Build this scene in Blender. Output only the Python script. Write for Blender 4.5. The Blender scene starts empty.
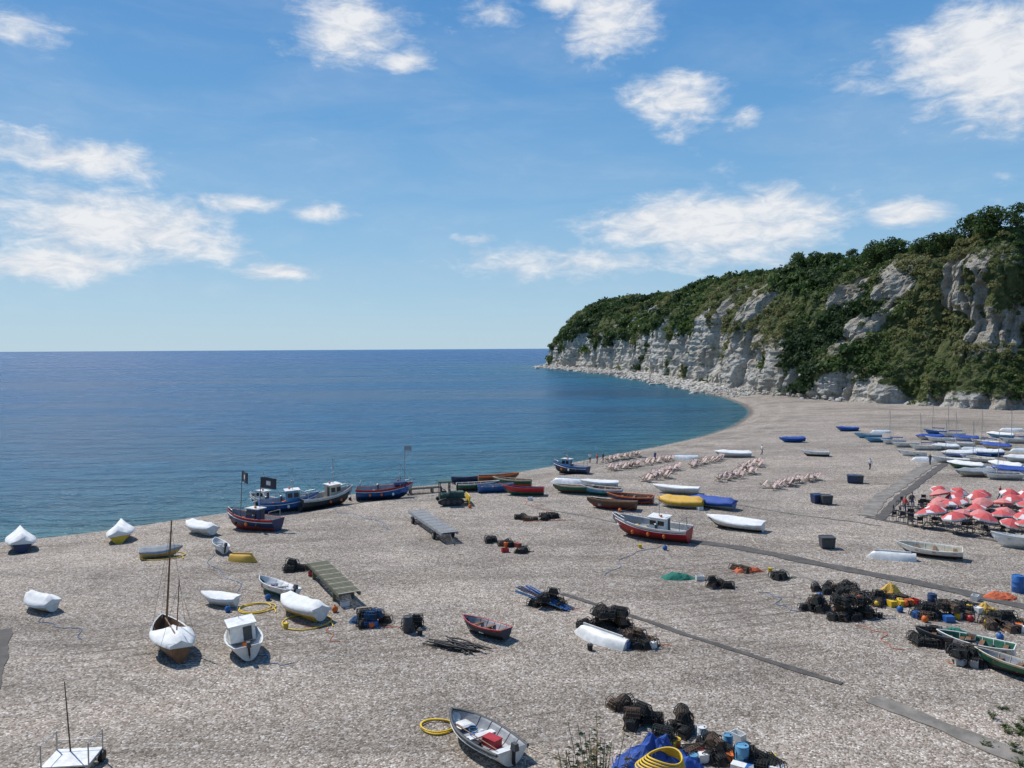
import bpy, math, random, numpy as np
from bisect import bisect_right
from mathutils import Matrix, Vector
random.seed(7); rng=np.random.default_rng(7)
sc=bpy.context.scene
U=random.uniform
F=773.0
# ------------------------------------------------------------------ noise
def _hs(ix,iy,iz):
    n=(ix*374761393+iy*668265263+iz*1442695041)&0xffffffff
    n=((n^(n>>13))*1274126177)&0xffffffff
    return ((n^(n>>16))&0xffff)/65535.0
def vn(x,y,z=0.0):
    x=np.asarray(x,float);y=np.asarray(y,float);z=np.asarray(z,float)+np.zeros_like(x)
    ix=np.floor(x).astype(np.int64);iy=np.floor(y).astype(np.int64);iz=np.floor(z).astype(np.int64)
    fx=x-ix;fy=y-iy;fz=z-iz
    fx=fx*fx*(3-2*fx);fy=fy*fy*(3-2*fy);fz=fz*fz*(3-2*fz)
    r=0
    for a in (0,1):
        for b in (0,1):
            for c in (0,1):
                w=(fx if a else 1-fx)*(fy if b else 1-fy)*(fz if c else 1-fz)
                r=r+w*_hs(ix+a,iy+b,iz+c)
    return r
def fbm(x,y,z=0.0,o=4):
    r=0;a=.5;t=0
    x=np.asarray(x,float);y=np.asarray(y,float);z=np.asarray(z,float)
    for i in range(o):
        r=r+a*vn(x*2**i+i*17.3,y*2**i+i*5.1,z*2**i+i*9.7);t+=a;a*=.5
    return r/t
# ------------------------------------------------------------------ terrain
def chaikin(p,n):
    p=np.array(p,float)
    for _ in range(n):
        q=[p[0]]
        for a,b in zip(p[:-1],p[1:]):
            q.append(a*.75+b*.25);q.append(a*.25+b*.75)
        q.append(p[-1]);p=np.array(q)
    return p
SH=chaikin([(-600,-120),(-220,-5),(-130,38),(-85,64),(-54,81.7),(-46,86.3),(-41.5,91),(-35.2,96.4),(-28.4,103.7),(-21.3,108.5),(-12.1,114.4),(-5,121),(4.7,129.9),
 (16.3,143.4),(41.4,172),(61,206),(78,250),(85,293),(87,345),(88,400),(84,460),(79,540),(70,620),(55,700),(37,790),(27,862),
 (66,920),(155,974),(500,1100),(3000,1500)],2)
POLY=np.vstack([SH,[(3000,-900),(-600,-900)]])
def sdist(x,y):
    x=np.asarray(x,float);y=np.asarray(y,float)
    best=np.full(x.shape,1e9)
    for (ax,ay),(bx,by) in zip(SH[:-1],SH[1:]):
        dx,dy=bx-ax,by-ay;l=dx*dx+dy*dy
        t=np.clip(((x-ax)*dx+(y-ay)*dy)/l,0,1)
        d=(x-ax-t*dx)**2+(y-ay-t*dy)**2
        best=np.minimum(best,d)
    best=np.sqrt(best)
    ins=np.zeros(x.shape,bool)
    P=POLY;j=len(P)-1
    for i in range(len(P)):
        xi,yi=P[i];xj,yj=P[j]
        if yi!=yj:
            c=((yi>y)!=(yj>y))&(x<(xj-xi)*(y-yi)/(yj-yi)+xi)
            ins^=c
        j=i
    return np.where(ins,best,-best)+1.4*(fbm(x*.09,y*.09,3.3,3)-.5)
def hgt(x,y):
    d=sdist(x,y)
    z=np.where(d>0,2.5*(1-np.exp(-np.maximum(d,0)/9)),np.maximum(.19*d,-5))
    k=np.clip(d/12,0,1)
    z=z+k*.42*(fbm(x*.07,y*.07,1.1,4)-.5)+k*.14*(fbm(x*.5+y*.2,y*.5,7.7,2)-.5)
    z=z+.14*np.sin(d*1.1+3*fbm(x*.05,y*.05,0,2))*np.clip(d/3,0,1)*np.clip((22-d)/10,0,1)
    t=np.clip((27-y)/25,0,1)*np.clip(d/30,0,1)
    z=z+16.2*t
    return z,d,t
xs=np.concatenate([np.arange(-600,-170,20),np.arange(-170,-64,2),np.arange(-64,60,.8),np.arange(60,200,1.3),np.arange(200,340,4),np.arange(340,1500,60)])
ys=np.concatenate([np.arange(-200,-40,16),np.arange(-40,26,1.5),np.arange(26,110,.7),np.arange(110,310,1.2),np.arange(310,1150,7)])
X,Y=np.meshgrid(xs,ys);Z,D,T=hgt(X.ravel(),Y.ravel());ZG=Z.reshape(X.shape)
xl=list(xs);yl=list(ys);ZL=ZG.tolist()
def h1(x,y):
    i=min(max(bisect_right(xl,x)-1,0),len(xl)-2);j=min(max(bisect_right(yl,y)-1,0),len(yl)-2)
    a=(x-xl[i])/(xl[i+1]-xl[i]);b=(y-yl[j])/(yl[j+1]-yl[j])
    return (ZL[j][i]*(1-a)+ZL[j][i+1]*a)*(1-b)+(ZL[j+1][i]*(1-a)+ZL[j+1][i+1]*a)*b
# ------------------------------------------------------------------ camera
CAM=Vector((0,0,20.5))
R=(Matrix.Rotation(math.radians(90-2.63),3,'X')@Matrix.Rotation(math.radians(-.33),3,'Z'))
cd=bpy.data.cameras.new("camera");cam=bpy.data.objects.new("camera",cd);sc.collection.objects.link(cam)
cam.matrix_world=Matrix.Translation(CAM)@R.to_4x4()
cd.lens=36*F/1024;cd.sensor_width=36;cd.clip_end=100000;cd.clip_start=.3
sc.camera=cam
TT=[26*(700/26)**(i/400) for i in range(401)]
def G(px,py):
    """surveyed ground position of a point seen on the beach"""
    d=R@Vector(((px-512)/F,(384-py)/F,-1));pe=1;pt=20
    for t in TT:
        e=20.5+t*d.z-max(0,h1(t*d.x,t*d.y))
        if e<0:
            t=pt+(t-pt)*pe/(pe-e);break
        pe=e;pt=t
    return Vector((t*d.x,t*d.y,20.5+t*d.z))
# ------------------------------------------------------------------ materials
def newmat(name):
    m=bpy.data.materials.new(name);m.use_nodes=True
    nt=m.node_tree;nt.nodes.clear()
    out=nt.nodes.new('ShaderNodeOutputMaterial');b=nt.nodes.new('ShaderNodeBsdfPrincipled')
    nt.links.new(b.outputs[0],out.inputs[0])
    return m,nt,b
class N:
    def __init__(s,nt):s.nt=nt
    def lk(s,a,b):
        s.nt.links.new(a,b)
    def set(s,sock,v):
        if hasattr(v,'is_output'):s.nt.links.new(v,sock)
        else:sock.default_value=v
    def math(s,op,a,b=0.0,c=None,clamp=False):
        n=s.nt.nodes.new('ShaderNodeMath');n.operation=op;n.use_clamp=clamp
        s.set(n.inputs[0],a);s.set(n.inputs[1],b)
        if c is not None:s.set(n.inputs[2],c)
        return n.outputs[0]
    def vm(s,op,a,b=(0,0,0)):
        n=s.nt.nodes.new('ShaderNodeVectorMath');n.operation=op
        s.set(n.inputs[0],a);s.set(n.inputs[1],b)
        return n.outputs[1] if op=='LENGTH' else n.outputs[0]
    def noise(s,vec,scale,detail=4,rough=.55,dist=0):
        n=s.nt.nodes.new('ShaderNodeTexNoise');s.set(n.inputs['Vector'],vec)
        n.inputs['Scale'].default_value=scale;n.inputs['Detail'].default_value=detail
        n.inputs['Roughness'].default_value=rough;n.inputs['Distortion'].default_value=dist
        return n.outputs[0]
    def vor(s,vec,scale,feat='F1'):
        n=s.nt.nodes.new('ShaderNodeTexVoronoi');n.feature=feat;s.set(n.inputs['Vector'],vec)
        n.inputs['Scale'].default_value=scale
        return n
    def mr(s,v,a,b,c=0.0,d=1.0,smooth=False):
        n=s.nt.nodes.new('ShaderNodeMapRange');s.set(n.inputs[0],v)
        if smooth:n.interpolation_type='SMOOTHSTEP'
        for i,q in enumerate((a,b,c,d)):s.set(n.inputs[i+1],q)
        return n.outputs[0]
    def mix(s,f,a,b,mode='MIX'):
        n=s.nt.nodes.new('ShaderNodeMix');n.data_type='RGBA';n.blend_type=mode
        s.set(n.inputs[0],f)
        for k,q in ((6,a),(7,b)):
            if isinstance(q,tuple) and len(q)==3:q=q+(1,)
            s.set(n.inputs[k],q)
        return n.outputs[2]
    def ramp(s,v,stops):
        n=s.nt.nodes.new('ShaderNodeValToRGB');s.set(n.inputs[0],v)
        e=n.color_ramp.elements
        while len(e)<len(stops):e.new(.5)
        for i,(p,c) in enumerate(stops):e[i].position=p;e[i].color=tuple(c)+(1,)
        return n.outputs[0]
    def attr(s,name):
        n=s.nt.nodes.new('ShaderNodeAttribute');n.attribute_name=name;return n
    def bump(s,h,strength,dist,normal=None):
        n=s.nt.nodes.new('ShaderNodeBump');s.set(n.inputs['Height'],h)
        n.inputs['Strength'].default_value=strength;n.inputs['Distance'].default_value=dist
        if normal is not None:s.nt.links.new(normal,n.inputs['Normal'])
        return n.outputs[0]
    def pos(s):
        return s.nt.nodes.new('ShaderNodeNewGeometry').outputs['Position']
    def obj(s):
        return s.nt.nodes.new('ShaderNodeTexCoord').outputs['Object']
_mc={}
def M_(name,col,rough=.5,var=.25,scale=2.5,metal=0,bump=.0,bs=8):
    if name in _mc:return _mc[name]
    m,nt,b=newmat(name);n=N(nt);o=n.obj()
    nz=n.noise(o,scale,5,.65)
    dark=tuple(c*(1-var)*.95 for c in col);lite=tuple(min(1,c*(1+var*.3)) for c in col)
    c=n.mix(n.mr(nz,.35,.65),dark,lite)
    st=n.mr(n.noise(o,scale*2.3,5,.7),.6,.72)
    c=n.mix(n.math('MULTIPLY',st,min(.5,var*1.3)),c,(.14,.11,.08))
    n.lk(c,b.inputs['Base Color'])
    n.set(b.inputs['Roughness'],n.mr(nz,.3,.7,max(.05,rough-.1),min(1,rough+.12)))
    b.inputs['Metallic'].default_value=metal
    if bump>0:n.lk(n.bump(n.noise(o,bs,4,.6),bump,.05),b.inputs['Normal'])
    _mc[name]=m;return m
WHITE=M_('white_paint',(.78,.78,.75),.4,.16)
CREAM=M_('cream_paint',(.62,.56,.42),.45,.2)
CANV=M_('white_canvas',(.80,.80,.78),.85,.12,1.5,0,.6,4)
CBLUE=M_('blue_canvas',(.02,.08,.36),.7,.25,1.5,0,.5,5)
CYEL=M_('yellow_canvas',(.72,.42,.06),.7,.2,1.5,0,.5,5)
CGREY=M_('grey_canvas',(.32,.34,.36),.8,.2,1.5,0,.5,5)
CDARK=M_('dark_canvas',(.05,.055,.07),.7,.25,1.5,0,.5,5)
NAVY=M_('navy_paint',(.02,.045,.12),.4,.3)
BLUE=M_('blue_paint',(.03,.14,.42),.4,.25)
LBLUE=M_('light_blue_paint',(.13,.35,.55),.4,.25)
RED=M_('red_paint',(.48,.025,.03),.4,.25)
DRED=M_('dark_red_antifoul',(.25,.04,.03),.7,.3)
GREEN=M_('green_paint',(.03,.15,.08),.45,.3)
TGREEN=M_('tractor_green_paint',(.035,.085,.06),.5,.35)
YEL=M_('yellow_paint',(.72,.48,.03),.45,.2)
ORANGE=M_('orange_plastic',(.75,.16,.02),.5,.2)
BLACK=M_('black_rubber',(.018,.018,.02),.6,.3)
DGREY=M_('dark_grey_paint',(.07,.075,.08),.6,.3)
GREY=M_('grey_grp',(.33,.34,.35),.5,.25)
WOOD=M_('varnished_wood',(.22,.11,.05),.45,.35,4)
BWOOD=M_('brown_wood',(.13,.08,.05),.7,.35,4)
OLDW=M_('weathered_wood',(.30,.27,.22),.85,.35,5,0,.4,20)
MOSSW=M_('mossy_wood',(.16,.16,.10),.9,.4,4,0,.4,20)
ROPE=M_('blue_rope',(.03,.16,.35),.8,.3)
GLASS=M_('dark_glass',(.015,.02,.025),.08,.1)
STEEL=M_('galvanised_steel',(.42,.43,.44),.4,.2,3,.7)
NETD=M_('dark_netting',(.03,.032,.03),.9,.4,6)
NETG=M_('green_netting',(.02,.20,.14),.9,.35,6,0,.8,25)
NETO=M_('orange_netting',(.65,.15,.06),.9,.3,6,0,.8,25)
NETB=M_('blue_netting',(.03,.10,.22),.9,.35,6,0,.8,25)
YHOSE=M_('yellow_hose',(.78,.52,.03),.5,.12)
SKIN=M_('skin',(.5,.28,.19),.6,.08)
DENIM=M_('denim',(.05,.08,.16),.85,.2)
SHIRT=M_('shirt_cloth',(.5,.08,.08),.85,.1)
HAIR=M_('hair',(.05,.03,.02),.7,.2)
# ------------------------------------------------------------------ mesh helpers
def np_mesh(name,V,Fc,mats,smooth=True,attrs={},mi=None):
    me=bpy.data.meshes.new(name);V=np.asarray(V,np.float32);Fc=np.asarray(Fc,np.int32);k=Fc.shape[1]
    me.vertices.add(len(V));me.vertices.foreach_set('co',V.ravel())
    me.loops.add(Fc.size);me.loops.foreach_set('vertex_index',Fc.ravel())
    me.polygons.add(len(Fc));me.polygons.foreach_set('loop_start',np.arange(len(Fc),dtype=np.int32)*k)
    me.polygons.foreach_set('use_smooth',np.full(len(Fc),smooth))
    me.update(calc_edges=True)
    for a,v in attrs.items():
        at=me.attributes.new(a,'FLOAT','POINT');at.data.foreach_set('value',np.asarray(v,np.float32).ravel())
    for m in mats:me.materials.append(m)
    o=bpy.data.objects.new(name,me);sc.collection.objects.link(o);return o
def gridf(nr,nc):
    i=np.arange(nr-1)[:,None]*nc+np.arange(nc-1)[None,:]
    i=i.ravel();return np.stack([i,i+1,i+nc+1,i+nc],1)
class MB:
    def __init__(s):s.v=[];s.f=[];s.m=[];s.s=[];s.mats=[];s.T=None
    def mi(s,m):
        if m not in s.mats:s.mats.append(m)
        return s.mats.index(m)
    def add(s,vs,fs,mat,sm=False):
        o=len(s.v)
        if s.T is None:s.v.extend(tuple(v) for v in vs)
        else:
            for v in vs:s.v.append(tuple(s.T@Vector(v)))
        lst=isinstance(mat,list)
        mm=None if lst else s.mi(mat)
        for i,f in enumerate(fs):
            s.f.append(tuple(o+q for q in f));s.m.append(s.mi(mat[i]) if lst else mm);s.s.append(sm)
    def box(s,c,d,mat,rz=0,rx=0,ry=0,taper=1):
        x,y,z=d[0]/2,d[1]/2,d[2]/2
        vs=[(-x,-y,-z),(x,-y,-z),(x,y,-z),(-x,y,-z),(-x*taper,-y*taper,z),(x*taper,-y*taper,z),(x*taper,y*taper,z),(-x*taper,y*taper,z)]
        m=Matrix.Translation(c)@Matrix.Rotation(rz,4,'Z')@Matrix.Rotation(ry,4,'Y')@Matrix.Rotation(rx,4,'X')
        s.add([m@Vector(v) for v in vs],[(0,3,2,1),(4,5,6,7),(0,1,5,4),(1,2,6,5),(2,3,7,6),(3,0,4,7)],mat)
    def tube(s,pts,r,mat,seg=6,closed=False,r2=None,sm=True):
        P=[Vector(p) for p in pts];n=len(P);rings=[]
        for i,p in enumerate(P):
            a=P[(i-1)%n] if (closed or i>0) else p
            b=P[(i+1)%n] if (closed or i<n-1) else p
            d=(b-a).normalized();up=Vector((0,0,1)) if abs(d.z)<.9 else Vector((1,0,0))
            u=d.cross(up).normalized();w=d.cross(u)
            rr=r if r2 is None else r+(r2-r)*i/max(1,n-1)
            rings.append([p+(u*math.cos(2*math.pi*k/seg)+w*math.sin(2*math.pi*k/seg))*rr for k in range(seg)])
        s.loft(rings,mat,caps=not closed,sm=sm,wrap=closed)
    def loft(s,rings,mat,caps=True,sm=True,wrap=False,closed=True):
        n=len(rings);k=len(rings[0]);vs=[v for r in rings for v in r];fs=[]
        for i in range(n if wrap else n-1):
            j=(i+1)%n
            for a in range(k if closed else k-1):
                b=(a+1)%k;fs.append((i*k+a,i*k+b,j*k+b,j*k+a))
        s.add(vs,fs,mat,sm)
        if caps:
            s.add(rings[0],[tuple(range(k))[::-1]],mat);s.add(rings[-1],[tuple(range(k))],mat)
    def cyl(s,p,r,h,mat,seg=12,r2=None):
        p=Vector(p);s.tube([p,p+Vector((0,0,h))],r,mat,seg,r2=r2)
    def ball(s,c,r,mat,seg=8,sz=1,jit=0):
        c=Vector(c);rings=[]
        for i in range(1,6):
            a=math.pi*i/6
            rings.append([c+Vector((math.sin(a)*math.cos(2*math.pi*k/seg)*r*(1+U(-jit,jit)),math.sin(a)*math.sin(2*math.pi*k/seg)*r*(1+U(-jit,jit)),-math.cos(a)*r*sz)) for k in range(seg)])
        s.loft(rings,mat)
    def build(s,name,loc=(0,0,0),rz=0,rx=0,ry=0,scale=1):
        me=bpy.data.meshes.new(name);me.from_pydata(s.v,[],s.f)
        for m in s.mats:me.materials.append(m)
        me.polygons.foreach_set('material_index',s.m);me.polygons.foreach_set('use_smooth',s.s);me.update()
        return link(name,me,loc,rz,rx,ry,scale)
def link(name,me,loc,rz=0,rx=0,ry=0,scale=1):
    o=bpy.data.objects.new(name,me);sc.collection.objects.link(o)
    m=Matrix.Rotation(math.radians(rz),4,'Z')@Matrix.Rotation(math.radians(ry),4,'Y')@Matrix.Rotation(math.radians(rx),4,'X')
    o.matrix_world=Matrix.Translation(loc)@m@Matrix.Scale(scale,4);return o
# ------------------------------------------------------------------ beach
m,nt,b=newmat('shingle');n=N(nt);p=n.pos()
big=n.noise(p,.03,4,.6);med=n.noise(p,.22,4,.65)
strz=n.noise(n.vm('MULTIPLY',p,(.10,.6,1)),1,4,.6,2.0)
band=n.noise(n.vm('MULTIPLY',p,(.035,.13,1)),1,3,.55,1.2)
v1=n.vor(p,11);v2=n.vor(p,4.2)
sep=nt.nodes.new('ShaderNodeSeparateColor');n.lk(v1.outputs['Color'],sep.inputs[0])
sep2=nt.nodes.new('ShaderNodeSeparateColor');n.lk(v2.outputs['Color'],sep2.inputs[0])
peb=n.ramp(sep.outputs[0],[(0,(.11,.093,.075)),(.3,(.245,.208,.170)),(.65,(.335,.290,.242)),(.88,(.43,.385,.335)),(1,(.62,.59,.55))])
peb=n.mix(n.math('MULTIPLY',n.mr(sep2.outputs[0],.8,.95),.42),peb,(.14,.11,.085))
peb=n.mix(n.math('MULTIPLY',n.mr(sep2.outputs[1],.9,.97),.35),peb,(.52,.49,.45))
c=n.mix(1,peb,n.ramp(big,[(.3,(.85,.84,.83)),(.5,(1,1,1)),(.7,(1.12,1.1,1.08))]),'MULTIPLY')
c=n.mix(1,c,n.ramp(med,[(.3,(.85,.84,.83)),(.5,(1,1,1)),(.72,(1.12,1.1,1.09))]),'MULTIPLY')
c=n.mix(1,c,n.ramp(strz,[(.35,(.90,.89,.88)),(.48,(1,1,1)),(.7,(1.07,1.06,1.05))]),'MULTIPLY')
c=n.mix(1,c,n.ramp(band,[(.36,(.77,.76,.75)),(.5,(1,1,1)),(.68,(1.13,1.11,1.1))]),'MULTIPLY')
def tracks(rot,sc_,off,thr):
    mp=nt.nodes.new('ShaderNodeMapping');mp.inputs['Rotation'].default_value[2]=math.radians(rot);mp.inputs['Location'].default_value=(off,off*.7,0)
    n.lk(p,mp.inputs[0])
    w=nt.nodes.new('ShaderNodeTexWave');w.wave_profile='SIN';w.inputs['Scale'].default_value=sc_;w.inputs['Distortion'].default_value=7
    w.inputs['Detail'].default_value=1.5;w.inputs['Detail Scale'].default_value=.1;n.lk(mp.outputs[0],w.inputs[0])
    msk=n.mr(n.noise(mp.outputs[0],.05,3,.5),thr,thr+.1)
    return n.math('MULTIPLY',n.mr(w.outputs['Fac'],.78,.97),msk)
tr=n.math('MAXIMUM',tracks(74,.24,3,.53),tracks(118,.17,40,.54))
c=n.mix(n.math('MULTIPLY',tr,.28),c,(.11,.09,.07))
wet=n.attr('wet').outputs['Fac'];gr=n.attr('grass').outputs['Fac']
c=n.mix(n.math('MULTIPLY',n.mr(n.math('ADD',wet,n.math('MULTIPLY',n.math('SUBTRACT',med,.5),.5)),.3,.8),.62),c,(.07,.055,.045))
gn=n.noise(p,1.3,5,.7)
gm=n.mr(n.math('ADD',gr,n.math('MULTIPLY',n.math('SUBTRACT',gn,.5),1.4)),.35,.6)
c=n.mix(gm,c,n.mix(gn,(.035,.06,.02),(.12,.12,.05)))
n.lk(c,b.inputs['Base Color']);n.set(b.inputs['Roughness'],.9)
b.inputs['Specular IOR Level'].default_value=.25
hh=n.math('SUBTRACT',n.math('MULTIPLY',med,1.2),n.math('MULTIPLY',tr,.3))
bn=n.bump(hh,.55,.3)
bn=n.bump(v1.outputs['Distance'],.65,-.065,bn)
n.lk(bn,b.inputs['Normal'])
wetv=np.clip(1-(D-.2)/2.2,0,1)*1.0
grs=np.clip(T*6,0,1)
grs=np.maximum(grs,np.clip(1-np.hypot(X.ravel()-25,Y.ravel()-35)/3.6,0,1)*.7)
beach=np_mesh('beach_ground',np.stack([X.ravel(),Y.ravel(),Z],1),gridf(len(ys),len(xs)),[m],True,{'wet':wetv,'grass':grs})
# ------------------------------------------------------------------ sea
rr=np.geomspace(30,45000,420);aa=np.radians(np.concatenate([np.arange(-115,-40,2.5),np.arange(-40,40,.6),np.arange(40,115,2.5)]))
RR,AA=np.meshgrid(rr,aa,indexing='ij');SX=(RR*np.sin(AA)).ravel();SY=(RR*np.cos(AA)).ravel()
sd=-sdist(SX,SY)
m,nt,b=newmat('sea_water');n=N(nt);p=n.pos()
sdn=n.attr('sd').outputs['Fac']
l=n.mr(n.math('POWER',n.math('MAXIMUM',n.math('DIVIDE',sdn,700),0),.45),0,1)
l2=n.math('ADD',l,n.math('MULTIPLY',n.math('SUBTRACT',n.noise(n.vm('MULTIPLY',p,(.008,.02,1)),1,4,.6),.5),.14))
c=n.ramp(l2,[(0,(.10,.14,.12)),(.06,(.032,.125,.155)),(.18,(.012,.102,.17)),(.42,(.004,.088,.20)),(.75,(.002,.076,.205)),(1,(.002,.072,.215))])
pat=n.noise(n.vm('MULTIPLY',p,(.0035,.016,1)),1,5,.6,.6)
c=n.mix(1,c,n.ramp(pat,[(.35,(.72,.76,.8)),(.5,(1,1,1)),(.65,(1.35,1.28,1.2))]),'MULTIPLY')
w1=n.noise(n.vm('MULTIPLY',p,(.45,1.1,1)),1,4,.62,.3);w2=n.noise(n.vm('MULTIPLY',p,(.08,.26,1)),1,4,.6,.4)
w3=n.noise(n.vm('MULTIPLY',p,(.010,.05,1)),1,3,.6)
c=n.mix(1,c,n.ramp(w2,[(.35,(.76,.81,.86)),(.5,(1,1,1)),(.65,(1.28,1.2,1.14))]),'MULTIPLY')
fo=n.noise(p,1.6,5,.7)
foam=n.math('MULTIPLY',n.mr(n.math('ABSOLUTE',n.math('SUBTRACT',sdn,.4)),.7,.1),n.mr(fo,.5,.62))
c=n.mix(n.math('MULTIPLY',foam,.6),c,(.7,.72,.73))
n.lk(c,b.inputs['Base Color']);b.inputs['IOR'].default_value=1.33
b.inputs['Specular IOR Level'].default_value=.2
n.set(b.inputs['Roughness'],n.mr(pat,.35,.65,.2,.32))
bn=n.bump(w3,.6,5.0);bn=n.bump(w2,1.0,2.8,bn);bn=n.bump(w1,1.0,1.0,bn)
n.lk(bn,b.inputs['Normal'])
sea=np_mesh('sea_water',np.stack([SX,SY,np.zeros_like(SX)],1),gridf(len(rr),len(aa))[:,::-1],[m],True,{'sd':sd})
# ------------------------------------------------------------------ cliff
FT=[(160,960),(74,908),(33,862),(45,790),(64,700),(79,620),(89,540),(94,460),(97,400),(96,345),(99,305),(104,275),(110,250),(120,230),(140,211),(175,190),(230,165),(320,140),(420,120)]
def PR(a,b_,c_,d_,e_,f_=(100,0)):
    f_=(f_[0],e_[1]+3);return [(0,-1),a,b_,c_,d_,e_,f_]
tip=PR((2,9),(5,20),(18,34),(38,50),(60,60),)
hd=lambda zc,zt:PR((2.5,zc*.45),(6,zc),(15,zc+(zt-zc)*.45),(27,zc+(zt-zc)*.8),(42,zt))
rt=lambda zt:PR((1.5,5),(4,10),(19,25),(27,46),(46,zt))
PK=[hd(30,58),tip,tip,hd(33,63),hd(35,64),hd(34,60),hd(36,62),hd(38,61),hd(36,59),
    PR((3,12),(8,28),(16,38),(28,50),(42,57)),PR((2,8),(6,18),(16,30),(28,47),(42,56)),PR((2,6),(6,13),(18,28),(28,46),(42,56)),rt(57),rt(58),rt(59),rt(60),rt(60),rt(60),rt(58)]
ZC=[28,16,18,31,33,32,34,36,34,27,20,15,12,9,8,8,8,8,8]
UO=[0,0,0,0,0,.05,.1,.2,.4,.55,.5,.5,.65,.9,1,1,.8,.6,.5]
FT=np.array(FT,float);PK=np.array(PK,float)
cum=np.concatenate([[0],np.cumsum(np.hypot(*np.diff(FT,axis=0).T))])
S=[0]
while S[-1]<cum[-1]:
    fx=np.interp(S[-1],cum,FT[:,0]);fy=np.interp(S[-1],cum,FT[:,1]);S.append(S[-1]+max(.75,math.hypot(fx,fy)/320))
S=np.array(S[:-1])
SU=np.arange(0,cum[-1],2.0)
def sm(v,k=13):
    u=np.interp(SU,cum,v);pad=np.pad(u,k,mode='edge');ker=np.hanning(2*k+1);ker/=ker.sum()
    return np.interp(S,SU,np.convolve(pad,ker,'same')[k:-k])
fx=sm(FT[:,0]);fy=sm(FT[:,1])
tx=np.gradient(fx,S);ty=np.gradient(fy,S)
def sm2(v,k):
    pad=np.pad(v,k,mode='edge');ker=np.hanning(2*k+1);ker/=ker.sum();return np.convolve(pad,ker,'same')[k:-k]
nx=sm2(-ty,15);ny=sm2(tx,15);ln=np.hypot(nx,ny);nx/=ln;ny/=ln
rows=[]
cnt=[18,26,28,28,22,12]
for i,k in enumerate(cnt):
    for j in range(k):rows.append(i+j/k)
rows.append(len(cnt));rows=np.array(rows);NV=len(rows);NS=len(S)
PN=np.stack([sm(PK[:,i,0]) for i in range(7)],1);PZ=np.stack([sm(PK[:,i,1]) for i in range(7)],1)
ri=np.minimum(rows.astype(int),5);rf=rows-ri
CN=PN[:,ri]*(1-rf)+PN[:,ri+1]*rf;CZ=PZ[:,ri]*(1-rf)+PZ[:,ri+1]*rf
zc=sm(np.array(ZC,float));uo=sm(np.array(UO,float))
SS=np.repeat(S[:,None],NV,1)
warp=(fbm(SS*.04,CZ*.05,20.5,3)-.5)*26
def crev(s_,z_,k,w_):
    f_=fbm(s_,z_,k,3);return np.exp(-((f_-.5)/w_)**2)
c1=np.clip((zc[:,None]*(.25+1.4*fbm(SS*.05,CZ*.02,6.6,5))-CZ)/4,0,1)
c1=c1*np.clip((.61-fbm((SS+warp)*.07,CZ*.05,12.3,4))/.05,0,1)
c1=np.maximum(c1,np.clip((5-CZ)/3,0,1)*.8)
band=np.clip((CZ-14)/12,0,1)*np.clip((54-CZ)/8,0,1)
gl=fbm((SS+warp)*.085,(CZ+warp*.3)*.05,9.9,6)
c2=np.clip((gl-(.68-.168*uo[:,None]))/.04,0,1)*band*(uo[:,None]>.02)
chalk=np.clip(np.maximum(c1,c2),0,1)
hfac=np.clip(CZ/12,0,1);h2=np.clip(CZ/4,0,1)
g1=fbm(SS*.028,CZ*.006,2.2,4)
nn=CN+(g1-.5)*24*hfac+h2*(crev((SS+warp*.3)*.05,CZ*.008,8.2,.035)*4.5+crev((SS+warp*.2)*.13,CZ*.03,3.2,.04)*2.6*(.4+chalk))
nn+=h2*(fbm(SS*.22,CZ*.22,4.4,4)-.5)*4.4+h2*(fbm(SS*.8,CZ*.8,14.4,2)-.5)*1.9
nn+=(fbm(SS*.02,CZ*.55,31.0,3)-.5)*2.6*h2*chalk
nn-=chalk*(c2>c1)*1.5
cx=fx[:,None]+nx[:,None]*nn;cy=fy[:,None]+ny[:,None]*nn
cz=CZ+(fbm(cx*.05,cy*.05,5.5,4)-.5)*11*np.clip((CZ-25)/25,0,1)+(fbm(cx*.2,cy*.2,CZ*.2,3)-.5)*2.0*hfac
m,nt,b=newmat('chalk_cliff');n=N(nt);p=n.pos()
ch=n.attr('chalk').outputs['Fac'];up=n.attr('upper').outputs['Fac']
nz=n.noise(p,.45,7,.72);nb=n.noise(p,.07,4,.6);nf=n.noise(p,2.2,4,.7)
pd=n.vm('ADD',p,n.vm('MULTIPLY',n.vm('ADD',nz,(-.5,-.5,-.5)),(0,0,5)))
st=n.noise(n.vm('MULTIPLY',pd,(.025,.025,.8)),1,5,.7,.6)
stn=n.noise(n.vm('MULTIPLY',p,(.4,.4,.07)),1,5,.65,.4)
c=n.ramp(n.math('ADD',n.math('MULTIPLY',st,.45),n.math('MULTIPLY',stn,.55)),[(.34,(.22,.195,.16)),(.44,(.43,.40,.34)),(.53,(.60,.57,.51)),(.68,(.50,.465,.40))])
c=n.mix(n.mr(nz,.5,.66,0,.7),c,(.17,.15,.12))
c=n.mix(n.mr(nb,.48,.66,0,.5),c,(.36,.28,.19))
c=n.mix(1,c,n.mix(up,(1,1,1),(.82,.80,.76)),'MULTIPLY')
gcol=n.mix(n.mr(nz,.35,.65),(.045,.068,.024),(.14,.15,.06))
mk=n.mr(n.math('ADD',ch,n.math('ADD',n.math('MULTIPLY',n.math('SUBTRACT',nz,.5),2.2),n.math('MULTIPLY',n.math('SUBTRACT',nf,.5),.9))),.3,.55)
c=n.mix(mk,gcol,c)
n.lk(c,b.inputs['Base Color']);b.inputs['Roughness'].default_value=.92;b.inputs['Specular IOR Level'].default_value=.15
bn=n.bump(stn,.7,1.0);bn=n.bump(nz,.9,1.8,bn);bn=n.bump(nf,.7,.5,bn);n.lk(bn,b.inputs['Normal'])
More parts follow.
